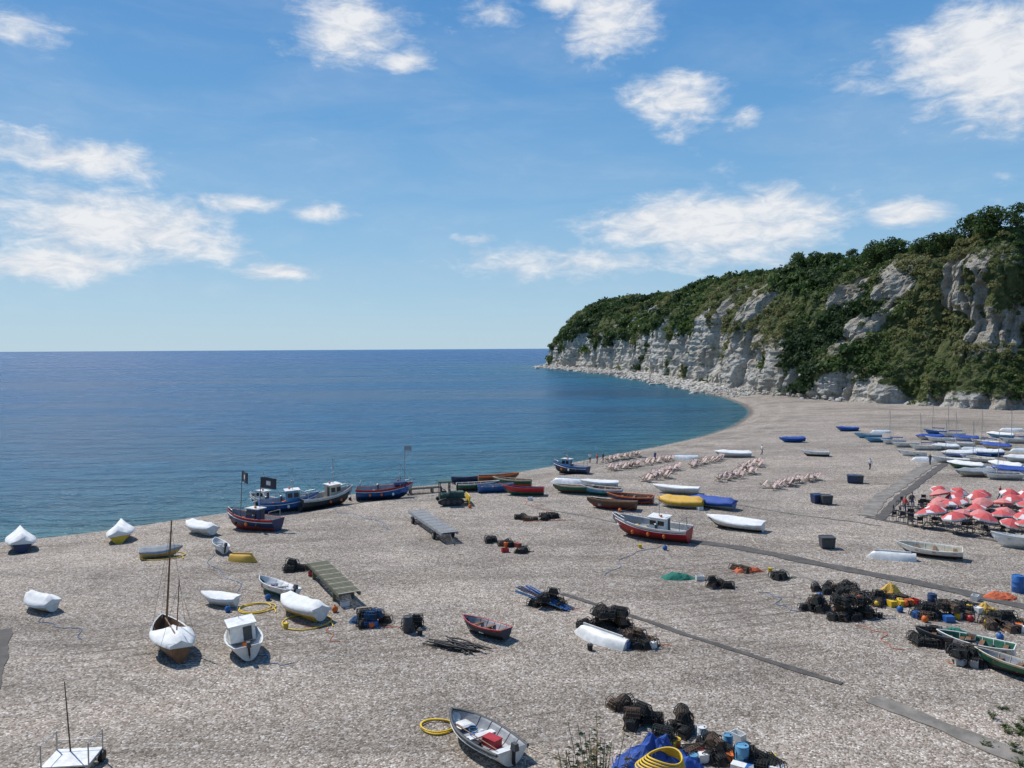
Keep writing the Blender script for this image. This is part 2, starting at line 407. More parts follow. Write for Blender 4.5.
CV=np.stack([cx.ravel(),cy.ravel(),cz.ravel()],1)
upper=((c2>c1)&(uo[:,None]>.2)).astype(float)
cliff=np_mesh('chalk_cliff',CV,gridf(NS,NV),[m],False,{'chalk':chalk,'upper':upper})
# foliage
def clump_tpl(nq,flat=.75,size=.3,seed=0):
    r=np.random.default_rng(seed)
    d=r.normal(size=(nq,3));d[:,2]=np.abs(d[:,2])*.9+.0;d/=np.linalg.norm(d,axis=1)[:,None]
    rad=.72+.35*r.random((nq,1));lump=.75+.5*fbm(d[:,0]*2+seed,d[:,1]*2,d[:,2]*2,2)[:,None]
    c=d*rad*lump*np.array([1,1,flat])
    nr=d+r.normal(size=(nq,3))*.6;nr/=np.linalg.norm(nr,axis=1)[:,None]
    a=np.cross(nr,r.normal(size=(nq,3)));a/=np.linalg.norm(a,axis=1)[:,None];bb=np.cross(nr,a)
    s=size*(.5+.9*r.random((nq,1)))
    q=np.stack([c+a*s,c+bb*s*.7,c-a*s,c-bb*s*.7],1)
    return q.reshape(-1,3)
TP=[clump_tpl(90,.8,.21,i) for i in range(8)]
def folmat(name,stops):
    m,nt,b=newmat(name);n=N(nt)
    t=n.attr('tint').outputs['Fac'];p=n.pos()
    c=n.ramp(n.math('ADD',t,n.math('MULTIPLY',n.math('SUBTRACT',n.noise(p,.9,4,.6),.5),.5)),stops)
    n.lk(c,b.inputs['Base Color']);b.inputs['Roughness'].default_value=.65;b.inputs['Specular IOR Level'].default_value=.25
    tl=nt.nodes.new('ShaderNodeBsdfTranslucent');n.lk(c,tl.inputs[0]);mx=nt.nodes.new('ShaderNodeMixShader');mx.inputs[0].default_value=.4
    n.lk(b.outputs[0],mx.inputs[1]);n.lk(tl.outputs[0],mx.inputs[2]);n.lk(mx.outputs[0],nt.nodes['Material Output'].inputs[0])
    return m
FOL=folmat('foliage',[(0,(.03,.058,.02)),(.35,(.065,.115,.032)),(.7,(.12,.165,.048)),(1,(.20,.20,.08))])
def scatter(name,P,Rr,Tn,mat,tpls=TP):
    vs=[];ts=[]
    for i in range(len(P)):
        tp=tpls[i%len(tpls)];a=rng.random()*6.28;ca,sa=math.cos(a),math.sin(a)
        q=np.empty_like(tp);q[:,0]=tp[:,0]*ca-tp[:,1]*sa;q[:,1]=tp[:,0]*sa+tp[:,1]*ca;q[:,2]=tp[:,2]
        vs.append(q*Rr[i]+P[i]);ts.append(np.full(len(tp),Tn[i]))
    V=np.concatenate(vs);t=np.concatenate(ts)
    return np_mesh(name,V,np.arange(len(V)).reshape(-1,4),[mat],False,{'tint':t})
Q=gridf(NS,NV);ce=CV[Q].mean(1)
ar=np.linalg.norm(np.cross(CV[Q[:,2]]-CV[Q[:,0]],CV[Q[:,3]]-CV[Q[:,1]]),axis=1)/2
cc=chalk.ravel()[Q].mean(1);dist=np.hypot(ce[:,0],ce[:,1])
rw=(Q[:,0]%NV);nearw=1/np.clip(dist/250,1,9)**1.5
front=(ce[:,0]<240)&(rows[rw]<5.6)
w=ar*nearw*front*np.clip(1.08-cc*1.04,0.045,1)*(ce[:,2]>1)
w=w/w.sum();NC=9500
idx=rng.choice(len(Q),NC,p=w)
P=ce[idx]+rng.normal(size=(NC,3))*.4
big_=rng.random(NC)
Rr=(.55+1.2*big_**2.5*1.6)*np.clip(dist[idx]/260,1,2.2)*np.where(cc[idx]>.6,.5,1)
bn_=fbm(P[:,0]*.035,P[:,1]*.035,P[:,2]*.035,3)
Tn=np.clip((bn_-.5)*3.4+.5+rng.normal(size=NC)*.16,0,1)
Rr*=np.where(bn_<.48,1.35,.8)
scatter('cliff_foliage',P,Rr,Tn,FOL)
BARK=M_('tree_bark',(.10,.075,.05),.9,.3,3)
def make_tree(seed):
    random.seed(seed)
    mb=MB()
    mb.tube([(0,0,-.15),(.02,0,.15),(.03,.02,.4),(.0,.03,.7)],.045,BARK,7,r2=.015)
    cl=[]
    for k in range(13):
        a=k*2.4+U(-.4,.4);z=U(.18,.82);r=U(.12,.36)*(1.2-abs(z-.45))
        e=(math.cos(a)*r,math.sin(a)*r,z)
        mb.tube([(0.02,0.02,z*.55),(e[0]*.5,e[1]*.5,z*.8),e],.018,BARK,5,r2=.006)
        cl.append((e,U(.17,.3)))
    cl.append(((0,0,.85),.22))
    vs=[];tt=[]
    for i,(e,r) in enumerate(cl):
        tp=clump_tpl(130,.95,.17,seed*20+i);lo=tp.copy();lo[:,2]*=np.where(rng.random(len(tp)//4).repeat(4)<.35,-.6,1)
        vs.append(lo*r+np.array(e));tt.append(np.full(len(tp),U(.0,.6)))
    V=np.concatenate(vs);t=np.concatenate(tt)
    o=len(mb.v);allv=mb.v+[tuple(v) for v in V];allf=mb.f+[tuple(o+4*i+j for j in range(4)) for i in range(len(V)//4)]
    me=bpy.data.meshes.new('tree');me.from_pydata(allv,[],allf);me.materials.append(BARK);me.materials.append(FOL)
    me.polygons.foreach_set('material_index',[0]*len(mb.f)+[1]*(len(V)//4))
    at=me.attributes.new('tint','FLOAT','POINT');at.data.foreach_set('value',np.concatenate([np.zeros(o),t]).astype(np.float32))
    me.update();return me
TR=[make_tree(s) for s in (1,2,3,4,5)]
random.seed(11)
def cliff_at(s,row):
    i=int(np.searchsorted(S,s));j=int(np.argmin(np.abs(rows-row)));i=min(i,NS-1)
    return cx[i,j],cy[i,j],cz[i,j]
s=cum[4]
while s<cum[16]:
    near=s>cum[8]
    x,y,z=cliff_at(s,U(4.5,5.15));
    if near or random.random()<.5:
        link('tree',random.choice(TR),(x,y,z-.8),U(0,360),0,0,U(4.5,9.5) if near else U(4,6))
    s+=U(4,13) if near else U(10,26)
m,nt,b=newmat('chalk_boulder');n=N(nt);p=n.pos();nz=n.noise(p,.8,6,.7)
n.lk(n.ramp(nz,[(.35,(.18,.16,.13)),(.5,(.44,.41,.36)),(.65,(.62,.59,.54))]),b.inputs['Base Color']);b.inputs['Roughness'].default_value=.9
n.lk(n.bump(nz,.7,.3),b.inputs['Normal'])
mb=MB()
for i in range(1900):
    s=U(cum[2],cum[12]) if random.random()<.5 else U(cum[6],cum[10]);k=int(np.searchsorted(S,s));k=min(k,NS-1)
    off=-abs(random.gauss(0,5.5))-.3 if s<cum[10] else -abs(random.gauss(0,1.5))
    x=fx[k]+nx[k]*off;y=fy[k]+ny[k]*off;r=U(.3,1.5)**1.4*(1.15 if s<cum[9] else .55)*(1.4 if s<cum[7] else 1)
    mb.ball((x,y,max(h1(x,y),-.3)+r*.15+max(0,(2.2+off)*.5)),r,m,6,U(.5,.9),.3)
for i in range(len(mb.s)):mb.s[i]=False
mb.build('fallen_boulders')
# ------------------------------------------------------------------ boats
def fshape(t,tw):
    return tw+(1-tw)*math.sin(t/.4*math.pi/2) if t<.4 else max(.012,1-((t-.4)/.6)**2.3)
def hull(mb,L,B,D,mh,mbt,mtr,minn,tw=.7,sheer=.3,floor=.3,seats=3,n=15,z0=.08):
    q=[0,.07,.25,.45,.65,.86,1];st=[]
    for i in range(n):
        t=i/(n-1);x=(t-.5)*L;bb=B/2*fshape(t,tw)
        gz=D*(1+sheer*(max(0,t-.3)/.7)**2+.06*(max(0,.3-t)/.3)**2)
        kz=D*(sheer+.75)*max(0,(t-.72)/.28)**2.0*.85
        st.append((t,x,bb,gz+z0,kz+z0))
    rings=[];inn=[]
    for t,x,bb,gz,kz in st:
        r=[];ri_=[]
        for s_ in (1,-1):
            for a in (q[::-1] if s_==1 else q[1:]):
                y=s_*bb*a**.5;z=kz+(gz-kz)*a**1.15
                rx=x+ (L*.03*(a-1) if t>.9 else 0)
                r.append((rx,y,z))
                fl=z0+D*floor
                ri_.append((min(x,L/2-.06)+ (0.05 if t==0 else 0),y*.93 if bb>.05 else y*.5,gz if a==1 else max(z+.05,fl)))
        rings.append(r);inn.append(ri_)
    k=len(rings[0]);fs=[];ms=[]
    for i in range(n-1):
        for a in range(k-1):
            fs.append((i*k+a,i*k+a+1,(i+1)*k+a+1,(i+1)*k+a))
            e=min(a,k-2-a);ms.append(mtr if e==0 else (mh if e<3 else mbt))
    mb.add([v for r in rings for v in r],fs,ms,True)
    mb.add(rings[0],[tuple(range(k))[::-1]],mh)
    if minn is not None:
        mb.add([v for r in inn for v in r],[f[::-1] for f in fs],minn,False)
        mb.add(inn[0],[tuple(range(k))],minn)
        for e in (0,k-1):
            vs=[r[e] for r in rings]+[r[e] for r in inn]
            mb.add(vs,[(i,i+1,n+i+1,n+i) for i in range(n-1)],mtr)
        mb.add([rings[0][0],rings[0][-1],inn[0][-1],inn[0][0]],[(0,1,2,3)],mtr)
        for e in (0,k-1):mb.tube([Vector(r[e]) for r in rings],.035,mtr,5)
        if floor<.5:
            for i in range(2,n-3,2):
                mb.tube([Vector(v)*1.0+Vector((0,0,.015)) for v in inn[i]],.018,mtr,4)
    mb.box((-.05*L,0,z0*.5),(L*.72,.07,z0+.06),mbt)
    if seats:
        for t in ((.12,.42,.68) if seats==3 else (.1,.55)):
            bb=B/2*fshape(t,tw)*.92;mb.box(((t-.5)*L,0,z0+D*.78),(.25,2*bb,.045),WOOD if minn is not WHITE else GREY)
    return st
def cover(mb,st,L,peak,mat,t0=0,t1=1.0,drop=.14):
    rings=[]
    for t,x,bb,gz,kz in st:
        if t<t0-.01 or t>t1+.01:continue
        e=min(1,(t-t0)/.12+.45,(t1-t)/.25+.12);rz=gz+peak*e*(1+.06*math.sin(t*19))
        r=[]
        for yy,zz in ((1.05,-drop),(1.05,.02),(.72,.28),(.36,.6),(0,1),(-.36,.6),(-.72,.28),(-1.05,.02),(-1.05,-drop)):
            z=gz+zz if abs(yy)==1.05 else gz+(rz-gz)*zz
            r.append((x+(.06 if t>.95 else 0)-(.05 if t<.02 else 0),yy*(bb+.03)+U(-.012,.012),z+U(-.02,.02)))
        rings.append(r)
    mb.loft(rings,mat,caps=True,closed=False)
    for t,x,bb,gz,kz in st[1:-1:3]:
        for s_ in (1,-1):mb.tube([(x,s_*(bb+.06),gz-drop),(x,s_*bb*.55,kz+.12)],.008,OLDW,3)
def outboard(mb,L,D):
    mb.box((-L/2-.14,0,D+.32),(.34,.24,.3),DGREY,taper=.8);mb.box((-L/2-.1,0,D-.05),(.12,.1,.6),BLACK)
    mb.box((-L/2-.12,0,D-.4),(.22,.03,.18),BLACK)
def junk(mb,L,B,z,k=5,ms=None):
    ms=ms or [ORANGE,BLUE,BLACK,YEL,WHITE,GREY,RED]
    for i in range(k):
        x=U(-.33,.25)*L;y=U(-.25,.25)*B;c=random.choice(ms);r=random.random()
        if r<.35:mb.cyl((x,y,z),U(.1,.16),U(.2,.35),c,10,r2=U(.12,.18))
        elif r<.6:mb.ball((x,y,z+.15),U(.12,.2),c,8)
        elif r<.85:mb.box((x,y,z+.12),(U(.3,.6),U(.25,.4),U(.2,.3)),c,U(0,3))
        else:
            a0=U(0,6);mb.tube([(x+.22*math.cos(a0+k_*.7),y+.22*math.sin(a0+k_*.7),z+.03+.01*k_) for k_ in range(18)],.025,c,4)
def boat(px,py,L,hd_,mh=WHITE,mbt=None,mtr=None,minn=None,cov=None,flip=False,B=None,D=None,roll=None,name='rowing_boat',peak=.5,seats=3,ob=False,jk=0,mast=0,tw=.7):
    mb=MB();B=B or L*.38;D=D or .55+.03*L;mbt=mbt or mh;mtr=mtr or mh;minn=minn or GREY
    st=hull(mb,L,B,D,mh,mbt,mtr,None if flip else minn,tw=tw,seats=0 if (flip or cov) else seats)
    if cov:cover(mb,st,L,peak,cov)
    if ob:outboard(mb,L,D)
    if jk:junk(mb,L,B,.08+D*.32,jk)
    if mast:
        mb.tube([(L*.12,0,.2),(L*.12,0,mast)],.045,STEEL,6,r2=.03)
        mb.tube([(L*.12,0,mast*.96),(L*.48,0,D*1.2)],.01,STEEL,3);mb.tube([(L*.12,0,mast*.96),(0,B*.47,D)],.01,STEEL,3);mb.tube([(L*.12,0,mast*.96),(0,-B*.47,D)],.01,STEEL,3)
        mb.tube([(L*.12,0,1.3),(-L*.4,0,1.25)],.09,CBLUE,6)
    loc=G(px,py);loc.z=h1(loc.x,loc.y)-.03
    roll=U(-7,7) if roll is None else roll
    if flip:
        loc.z+=D*1.13;return mb.build(name,loc,hd_,180+U(-3,3),U(-3,0))
    loc.z+=abs(math.sin(math.radians(roll)))*.12
    return mb.build(name,loc,hd_,roll,U(-1,2))
def house(mb,x,z,l,w,h,mw,mr,glass=GLASS,fwd=1):
    r=.18
    vs=[(x-l/2,-w/2,z),(x+l/2,-w/2,z),(x+l/2,w/2,z),(x-l/2,w/2,z),(x-l/2,-w/2*.94,z+h),(x+l/2-r*fwd,-w/2*.94,z+h),(x+l/2-r*fwd,w/2*.94,z+h),(x-l/2,w/2*.94,z+h)]
    mb.add(vs,[(0,3,2,1),(4,5,6,7),(0,1,5,4),(1,2,6,5),(2,3,7,6),(3,0,4,7)],mw)
    mb.box((x-r*.3,0,z+h+.04),(l+.22,w+.14,.08),mr)
    zz=z+h*.68;wh=h*.32
    for s_ in (1,-1):
        for k in (-.25,.22):mb.box((x+k*l,s_*(w/2*.955),zz),(l*.36,.03,wh),glass)
    for k in (-.24,.24):mb.box((x+l/2-r*.66*fwd+.006,k*w,zz),(.03,w*.38,wh),glass,ry=-.13*fwd)
    mb.box((x-l/2-.01,-w*.18,z+h*.45),(.03,w*.34,h*.85),DGREY)
def flag(mb,p,w,h,ang,mat,emb=True):
    p=Vector(p);n_=8;ca,sa=math.cos(ang),math.sin(ang)
    def pt(u,v,o=0):
        wv=.09*math.sin(u*7)*u+o
        return p+Vector((ca*u*w-sa*wv,sa*u*w+ca*wv,-v*h-.12*u*u))
    for o,mt,(u0,u1,v0,v1) in ((0,mat,(0,1,0,1)),)+(((.012,WHITE,(.35,.65,.3,.7)),(-.012,WHITE,(.35,.65,.3,.7))) if emb else ()):
        vs=[];
        for i in range(n_+1):
            u=u0+(u1-u0)*i/n_;vs+= [pt(u,v0,o),pt(u,v1,o)]
        mb.add(vs,[(2*i,2*i+1,2*i+3,2*i+2) for i in range(n_)],mt,True)
def fishing(px,py,L,hd_,mh,mbt,mtr,cab=True,cx_=.12,mw=WHITE,mr=WHITE,roll=2,flags=0,mast=2.2,B=None,D=None,minn=GREY,jk=8,name='fishing_boat',ch=1.5):
    mb=MB();B=B or L*.37;D=D or 1.15
    st=hull(mb,L,B,D,mh,mbt,mtr,minn,tw=.78,sheer=.42,floor=.6,seats=0,n=18)
    fz=.08+D*.6
    mb.tube([(x,bb+.01,gz-.28) for t,x,bb,gz,kz in st[:-1]],.04,WHITE,5);mb.tube([(x,-bb-.01,gz-.28) for t,x,bb,gz,kz in st[:-1]],.04,WHITE,5)
    if cab:
        house(mb,cx_*L,fz,L*.22,B*.52,ch,mw,mr)
        t=cx_*L;mb.tube([(t,0,fz+ch),(t,0,fz+ch+mast)],.04,STEEL,6);mb.tube([(t,-.5,fz+ch+mast*.6),(t,.5,fz+ch+mast*.6)],.025,STEEL,4)
        mb.box((t,0,fz+ch+mast*.45),(.3,.1,.06),WHITE);mb.tube([(t,0,fz+ch+mast*.95),(L*.46,0,D*1.4)],.012,BLACK,3);mb.tube([(t,0,fz+ch+mast*.95),(-L*.42,0,D+.9)],.012,BLACK,3)
        mb.ball((t-.3,.3,fz+ch+.2),.14,ORANGE,8,.8)
    mb.box((L*.36,0,fz+.2),(L*.13,B*.35,.1),mw,taper=.8)
    for s_ in (1,-1):
        y=s_*B*.42
        mb.tube([(-L*.42,y*.85,D),(-L*.42,y*.85,D+.9)],.035,STEEL,6)
        mb.tube([(L*.28,y*.8,D*1.15),(L*.28,y*.8,D*1.15+.45),(L*.44,y*.3,D*1.35+.42)],.025,STEEL,5)
        for k in (-.25,-.05,.15):mb.ball((k*L,s_*(B*.5+.08),D*.65),.15,random.choice([ORANGE,BLACK,WHITE]),8,1.3)
    mb.tube([(-L*.42,-B*.36,D+.9),(-L*.42,B*.36,D+.9)],.035,STEEL,6)
    mb.cyl((-.12*L,B*.3,fz),.12,.8,DGREY,8);mb.ball((-.12*L,B*.3,fz+.85),.18,STEEL,8,.4)
    junk(mb,L,B*.9,fz,jk)
    for k in range(flags):
        x=-L*.1+k*L*.3;y=-.3+k*.5;hh_=4.6+k*.6
        mb.tube([(x,y,fz),(x-.1,y,fz+hh_)],.035,BWOOD,5)
        flag(mb,(x-.1,y,fz+hh_),1.7,1.1,math.pi+.2 if k==0 else 2.6,CDARK)
    loc=G(px,py);loc.z=h1(loc.x,loc.y)-.03
    return mb.build(name,loc,hd_,roll,-1)
# left group
boat(20,549,4.8,125,NAVY,cov=CANV,peak=.85,B=2.3,D=.95,roll=4,name='covered_boat')
boat(122,540,4.8,112,YEL,NAVY,cov=CANV,peak=.85,B=2.3,D=.9,roll=-5,name='covered_boat')
boat(199,533,4.6,145,WHITE,cov=CANV,peak=.5,B=1.9,roll=6,name='covered_boat')
boat(41,609,3.2,150,WHITE,cov=CANV,peak=.5,B=1.6,roll=-6,name='covered_boat')
boat(300,616,4.6,140,WHITE,YEL,cov=CANV,peak=.55,B=2.0,D=.75,roll=8,name='covered_boat')
boat(161,557,3.4,25,YEL,CREAM,minn=GREY,cov=CGREY,peak=.35,roll=6,B=1.6)
boat(219,551,3.4,125,WHITE,minn=WHITE,roll=8,ob=True,jk=2)
boat(220,605,3.0,160,WHITE,minn=GREY,cov=CANV,peak=.12,roll=-6,name='covered_boat')
boat(244,561,2.7,-15,CYEL,flip=True,name='upturned_canoe',B=.95)
boat(275,594,4.5,140,WHITE,GREEN,minn=WHITE,roll=10,ob=True,jk=12,name='motor_dinghy',B=1.9)
mb=MB();st=hull(mb,4.2,2.1,.85,WHITE,BLUE,WHITE,WHITE,seats=0);house(mb,.5,.6,1.4,1.5,1.0,WHITE,WHITE);junk(mb,4,1.6,.4,5);outboard(mb,4.2,.8)
mb.tube([(1.0,0,1.2),(1.0,0,2.6)],.02,STEEL,5)
l=G(244,650);mb.build('cabin_motorboat',l,118,-4,0)
mb=MB();st=hull(mb,5.4,2.2,1.0,WOOD,BWOOD,WHITE,WOOD,tw=.5,sheer=.35,seats=3);cover(mb,st,5.4,.6,CANV,0,.62)
for x,h_,r in ((1.3,7.6,.075),(-1.5,4.6,.045)):
    mb.tube([(x,0,.2),(x,0,h_)],r,WOOD,8,r2=r*.55);mb.tube([(x,0,h_*.95),(x-.7,1.0,1.0)],.01,BLACK,3);mb.tube([(x,0,h_*.95),(x-.7,-1.0,1.0)],.01,BLACK,3)
mb.tube([(1.3,0,7.2),(2.9,0,1.25)],.01,BLACK,3);mb.tube([(1.2,.1,1.6),(-1.9,.15,1.55)],.05,WOOD,6)
l=G(170,650);mb.build('sailing_boat',l,125,4,0)
# working boats at the water's edge
fishing(252,530,6.6,158,NAVY,DRED,RED,cx_=-.05,mw=NAVY,mr=WHITE,flags=2,D=1.35,mast=1.6,ch=1.4)
fishing(290,511,6.8,25,BLUE,NAVY,BLUE,cx_=.05,mw=LBLUE,mr=WHITE,mast=2.4,ch=1.6,D=1.35)
fishing(266,507,6.2,150,NAVY,BLACK,WHITE,cx_=.1,mw=WHITE,mr=WHITE,mast=2.4,ch=1.4)
fishing(327,507,7.2,45,DGREY,BLACK,WHITE,cx_=.12,mw=CREAM,mr=WHITE,mast=3.2,D=1.5,ch=1.7)
fishing(385,499,7.0,8,BLUE,NAVY,RED,cx_=.28,mw=BLUE,mr=NAVY,mast=2.4,D=1.4,ch=1.2)
fishing(570,474,5.8,150,NAVY,BLACK,BLUE,cx_=.1,mw=LBLUE,mr=WHITE,mast=1.2,D=1.2,ch=1.4)
fishing(650,538,7.8,148,RED,DRED,WHITE,cx_=-.12,mw=WHITE,mr=WHITE,mast=2.0,D=1.35,roll=-4,jk=14,B=2.8,minn=GREY,ch=1.35)
# mid cluster
boat(478,490,5.6,5,GREEN,BWOOD,mtr=WHITE,minn=BWOOD,jk=6,D=.85);boat(499,482,5.8,10,BWOOD,ORANGE,mtr=ORANGE,minn=WOOD,jk=4,D=.9)
boat(523,495,5.2,172,RED,GREEN,mtr=RED,minn=NAVY,jk=7,D=.9);boat(496,492,4.6,4,BLUE,minn=GREY,jk=5,D=.8);boat(512,486,5.2,170,GREEN,ORANGE,mtr=CREAM,minn=WOOD,jk=5,D=.85);boat(468,483,4.8,10,NAVY,minn=GREY,jk=5,D=.8)
boat(568,483,4.8,170,WHITE,flip=True,name='upturned_dinghy');boat(599,487,4.9,172,WHITE,minn=WHITE,cov=CANV,peak=.2,name='covered_boat')
boat(573,493,5.2,165,GREEN,BWOOD,mtr=CREAM,minn=WOOD,jk=3,D=.85);boat(601,495,5.2,163,LBLUE,GREEN,mtr=WHITE,minn=WOOD,jk=5,D=.85)
boat(630,503,5.5,160,NAVY,ORANGE,mtr=ORANGE,minn=BWOOD,jk=6,D=.85);boat(611,509,5.8,158,BWOOD,DRED,mtr=WOOD,minn=BWOOD,jk=8,D=.9)
boat(676,493,5.6,158,WHITE,minn=WHITE,cov=CANV,peak=.15,name='covered_boat')
boat(680,507,5.2,152,YEL,WHITE,cov=CYEL,peak=.55,name='covered_boat',B=2.2);boat(712,507,5.4,140,BLUE,WHITE,cov=CBLUE,peak=.5,name='covered_boat',B=2.2)
boat(735,529,5.6,145,WHITE,BWOOD,cov=CANV,peak=.25,name='covered_boat',D=.85,B=2.2)
boat(733,457,5.8,165,WHITE,cov=CANV,peak=.35,name='covered_boat');boat(683,459,4.8,172,WHITE,flip=True,name='upturned_dinghy')
boat(792,442,4.8,175,BLUE,minn=LBLUE,cov=CBLUE,peak=.3,name='covered_boat');boat(815,456,4.4,170,WHITE,BWOOD,minn=WHITE,jk=2)
boat(847,431,4.6,175,BLUE,cov=CBLUE,peak=.2,name='covered_boat')
cols=[WHITE,WHITE,WHITE,BLUE,WHITE,LBLUE,CREAM,WHITE,WHITE,GREEN]
for (x,y) in [(878,442),(893,444),(880,433),(912,456),(925,450),(940,442),(952,437),(935,434),(958,457),(965,469),(977,462),(987,456),(990,471),(1002,479),(1005,469),(985,445),(1000,438),(1010,431),(1015,443),(1022,452),(974,476),(1019,462),(925,461),(905,447),(960,447),(972,451),(950,463),(1030,440),(1035,470),(1040,455),(868,438),(945,450),(995,449),(1012,474),(930,440),(965,441)]:
    c=random.choice(cols);k=random.random();hd_=random.choice([172,160,150,135,175])+U(-8,8)
    if k<.42:boat(x,y,U(4.2,5.2),hd_,c,minn=random.choice([WHITE,GREY,WHITE,BLUE,CREAM]),mast=6.5 if random.random()<.55 else 0,name='sailing_dinghy',jk=2)
    elif k<.75:boat(x,y,U(4.2,5.2),hd_,c,cov=random.choice([CANV,CBLUE,CANV,CGREY,CANV]),peak=.4,name='covered_boat')
    else:boat(x,y,U(3.8,4.8),hd_,random.choice([WHITE,WHITE,c]),flip=True,name='upturned_dinghy')
boat(890,559,3.9,160,WHITE,flip=True,name='upturned_dinghy',B=1.3);boat(929,556,5.0,150,WHITE,BWOOD,minn=CREAM,jk=3,D=.75)
boat(1020,548,4.4,150,WHITE,minn=WHITE,D=.95)
boat(600,640,4.1,138,WHITE,flip=True,name='upturned_dinghy',B=1.6)
boat(484,635,3.7,140,CDARK,BLACK,mtr=RED,minn=GREY,cov=None,jk=4,name='small_dinghy',roll=4,B=1.6)
boat(975,652,4.0,140,WHITE,GREEN,mtr=WHITE,minn=GREEN,jk=4);boat(1012,674,3.8,130,GREEN,BLACK,mtr=CREAM,minn=GREY,jk=3);boat(945,645,3.2,145,DGREY,minn=BWOOD,jk=4)
# foreground tender
mb=MB();L=4.7;B=2.05;D=.66
st=hull(mb,L,B,D,WHITE,WHITE,DGREY,GREY,tw=.8,sheer=.25,seats=0,floor=.32)
mb.tube([(x,(bb+.02),gz-.03) for t,x,bb,gz,kz in st]+[(x,-(bb+.02),gz-.03) for t,x,bb,gz,kz in st[::-1]],.075,DGREY,8)
mb.tube([(x,(bb+.05),gz-.16) for t,x,bb,gz,kz in st]+[(x,-(bb+.05),gz-.16) for t,x,bb,gz,kz in st[::-1]],.03,WHITE,6)
for t in (.13,.5):
    bb=B/2*fshape(t,.8)*.9;mb.box(((t-.5)*L,0,.5),(.34,2*bb,.07),WHITE)
mb.box((1.35,0,.52),(.75,.85,.06),WHITE,taper=.7)
mb.box((-.75,-.1,.46),(.75,.5,.36),RED,.2);mb.box((-.75,-.1,.66),(.79,.54,.05),RED,.2)
mb.box((-.35,.45,.36),(.35,.3,.2),BLACK,.4);mb.ball((.3,-.3,.42),.16,WHITE);mb.cyl((.2,.3,.3),.12,.25,BLUE,10)
mb.tube([(-1.7,.35,.62),(.9,.5,.66)],.025,WOOD,6);mb.box((1.0,.51,.67),(.45,.14,.02),WOOD,.05)
mb.tube([(.7+.2*math.cos(a*.6),-.1+.2*math.sin(a*.6),.35+.01*a) for a in range(24)],.02,ROPE,5)
outboard(mb,L,D)
l=G(480,746);l.z=h1(l.x,l.y);mb.build('tender_boat',l,128,3,0)
# ------------------------------------------------------------------ gear
def pot(mb,x,y,z,rz,s=1,fine=False,mat=NETD):
    mb.T=Matrix.Translation((x,y,z))@Matrix.Rotation(rz,4,'Z')@Matrix.Rotation(U(-.25,.25),4,'X')@Matrix.Scale(s,4)
    L,W,H=.75,.5,.42;nh=8 if fine else 4
    for i in range(nh):
        xx=-L/2+L*i/(nh-1)
        mb.tube([(xx,W/2*math.cos(a),H*math.sin(a)**.7 if math.sin(a)>0.01 else 0) for a in [math.pi*k/6 for k in range(7)]],.022 if i in(0,nh//2,nh-1) else .013,BLACK if i in (0,nh-1) else mat,4,sm=False)
    for a in [math.pi*k/8 for k in range(9)] if fine else [math.pi*k/6 for k in range(7)]:
        yy=W/2*math.cos(a);zz=H*max(0,math.sin(a))**.7
        mb.tube([(-L/2,yy,zz),(L/2,yy,zz)],.013,mat,4,sm=False)
    mb.box((0,0,.02),(L,W,.03),BWOOD);mb.box((0,0,.19),(L*.94,W*.78,.33),mat,taper=.6)
    mb.T=None
def pile(px,py,wpx,n_,hgtl=2,name='lobster_pot_pile',fine=False,extra=(),dep=.55,mat=NETD):
    l=G(px,py);mpp=l.y/F;w=wpx*mpp/2;mb=MB()
    for i in range(n_):
        a=U(0,6.28);r=math.sqrt(random.random());x=r*math.cos(a)*w;y=r*math.sin(a)*max(.5,w*dep)
        lv=random.randint(0,hgtl-1) if r<.75 else 0
        pot(mb,x,y,h1(l.x+x,l.y+y)-l.z+lv*.45,U(0,3.1),U(1.0,1.3),fine,random.choice([mat,NETD,NETD,BWOOD]) )
    for e in extra:
        x=U(-1,1)*w;y=U(-.8,.2)*w*dep-.2;z=h1(l.x+x,l.y+y)-l.z;k=random.random()
        if k<.4:mb.box((x,y,z+.2),(.6,.42,.38),e,U(0,3))
        elif k<.7:mb.ball((x,y,z+.2),.22,e)
        else:mb.cyl((x,y,z),.2,.4,e,10,.22)
    for j in range(3):
        x0,y0=U(-1,1)*w,U(-1,0)*w*dep;pts=[]
        for k in range(10):
            x=x0+k*.12*w+.15*math.sin(k*1.7+j);y=y0-.1-.12*math.cos(k*2.1+j);pts.append((x,y,h1(l.x+x,l.y+y)-l.z+.04))
        mb.tube(pts,.022,random.choice([ROPE,NETO,NETD,NETG]),4)
    return mb.build(name,l)
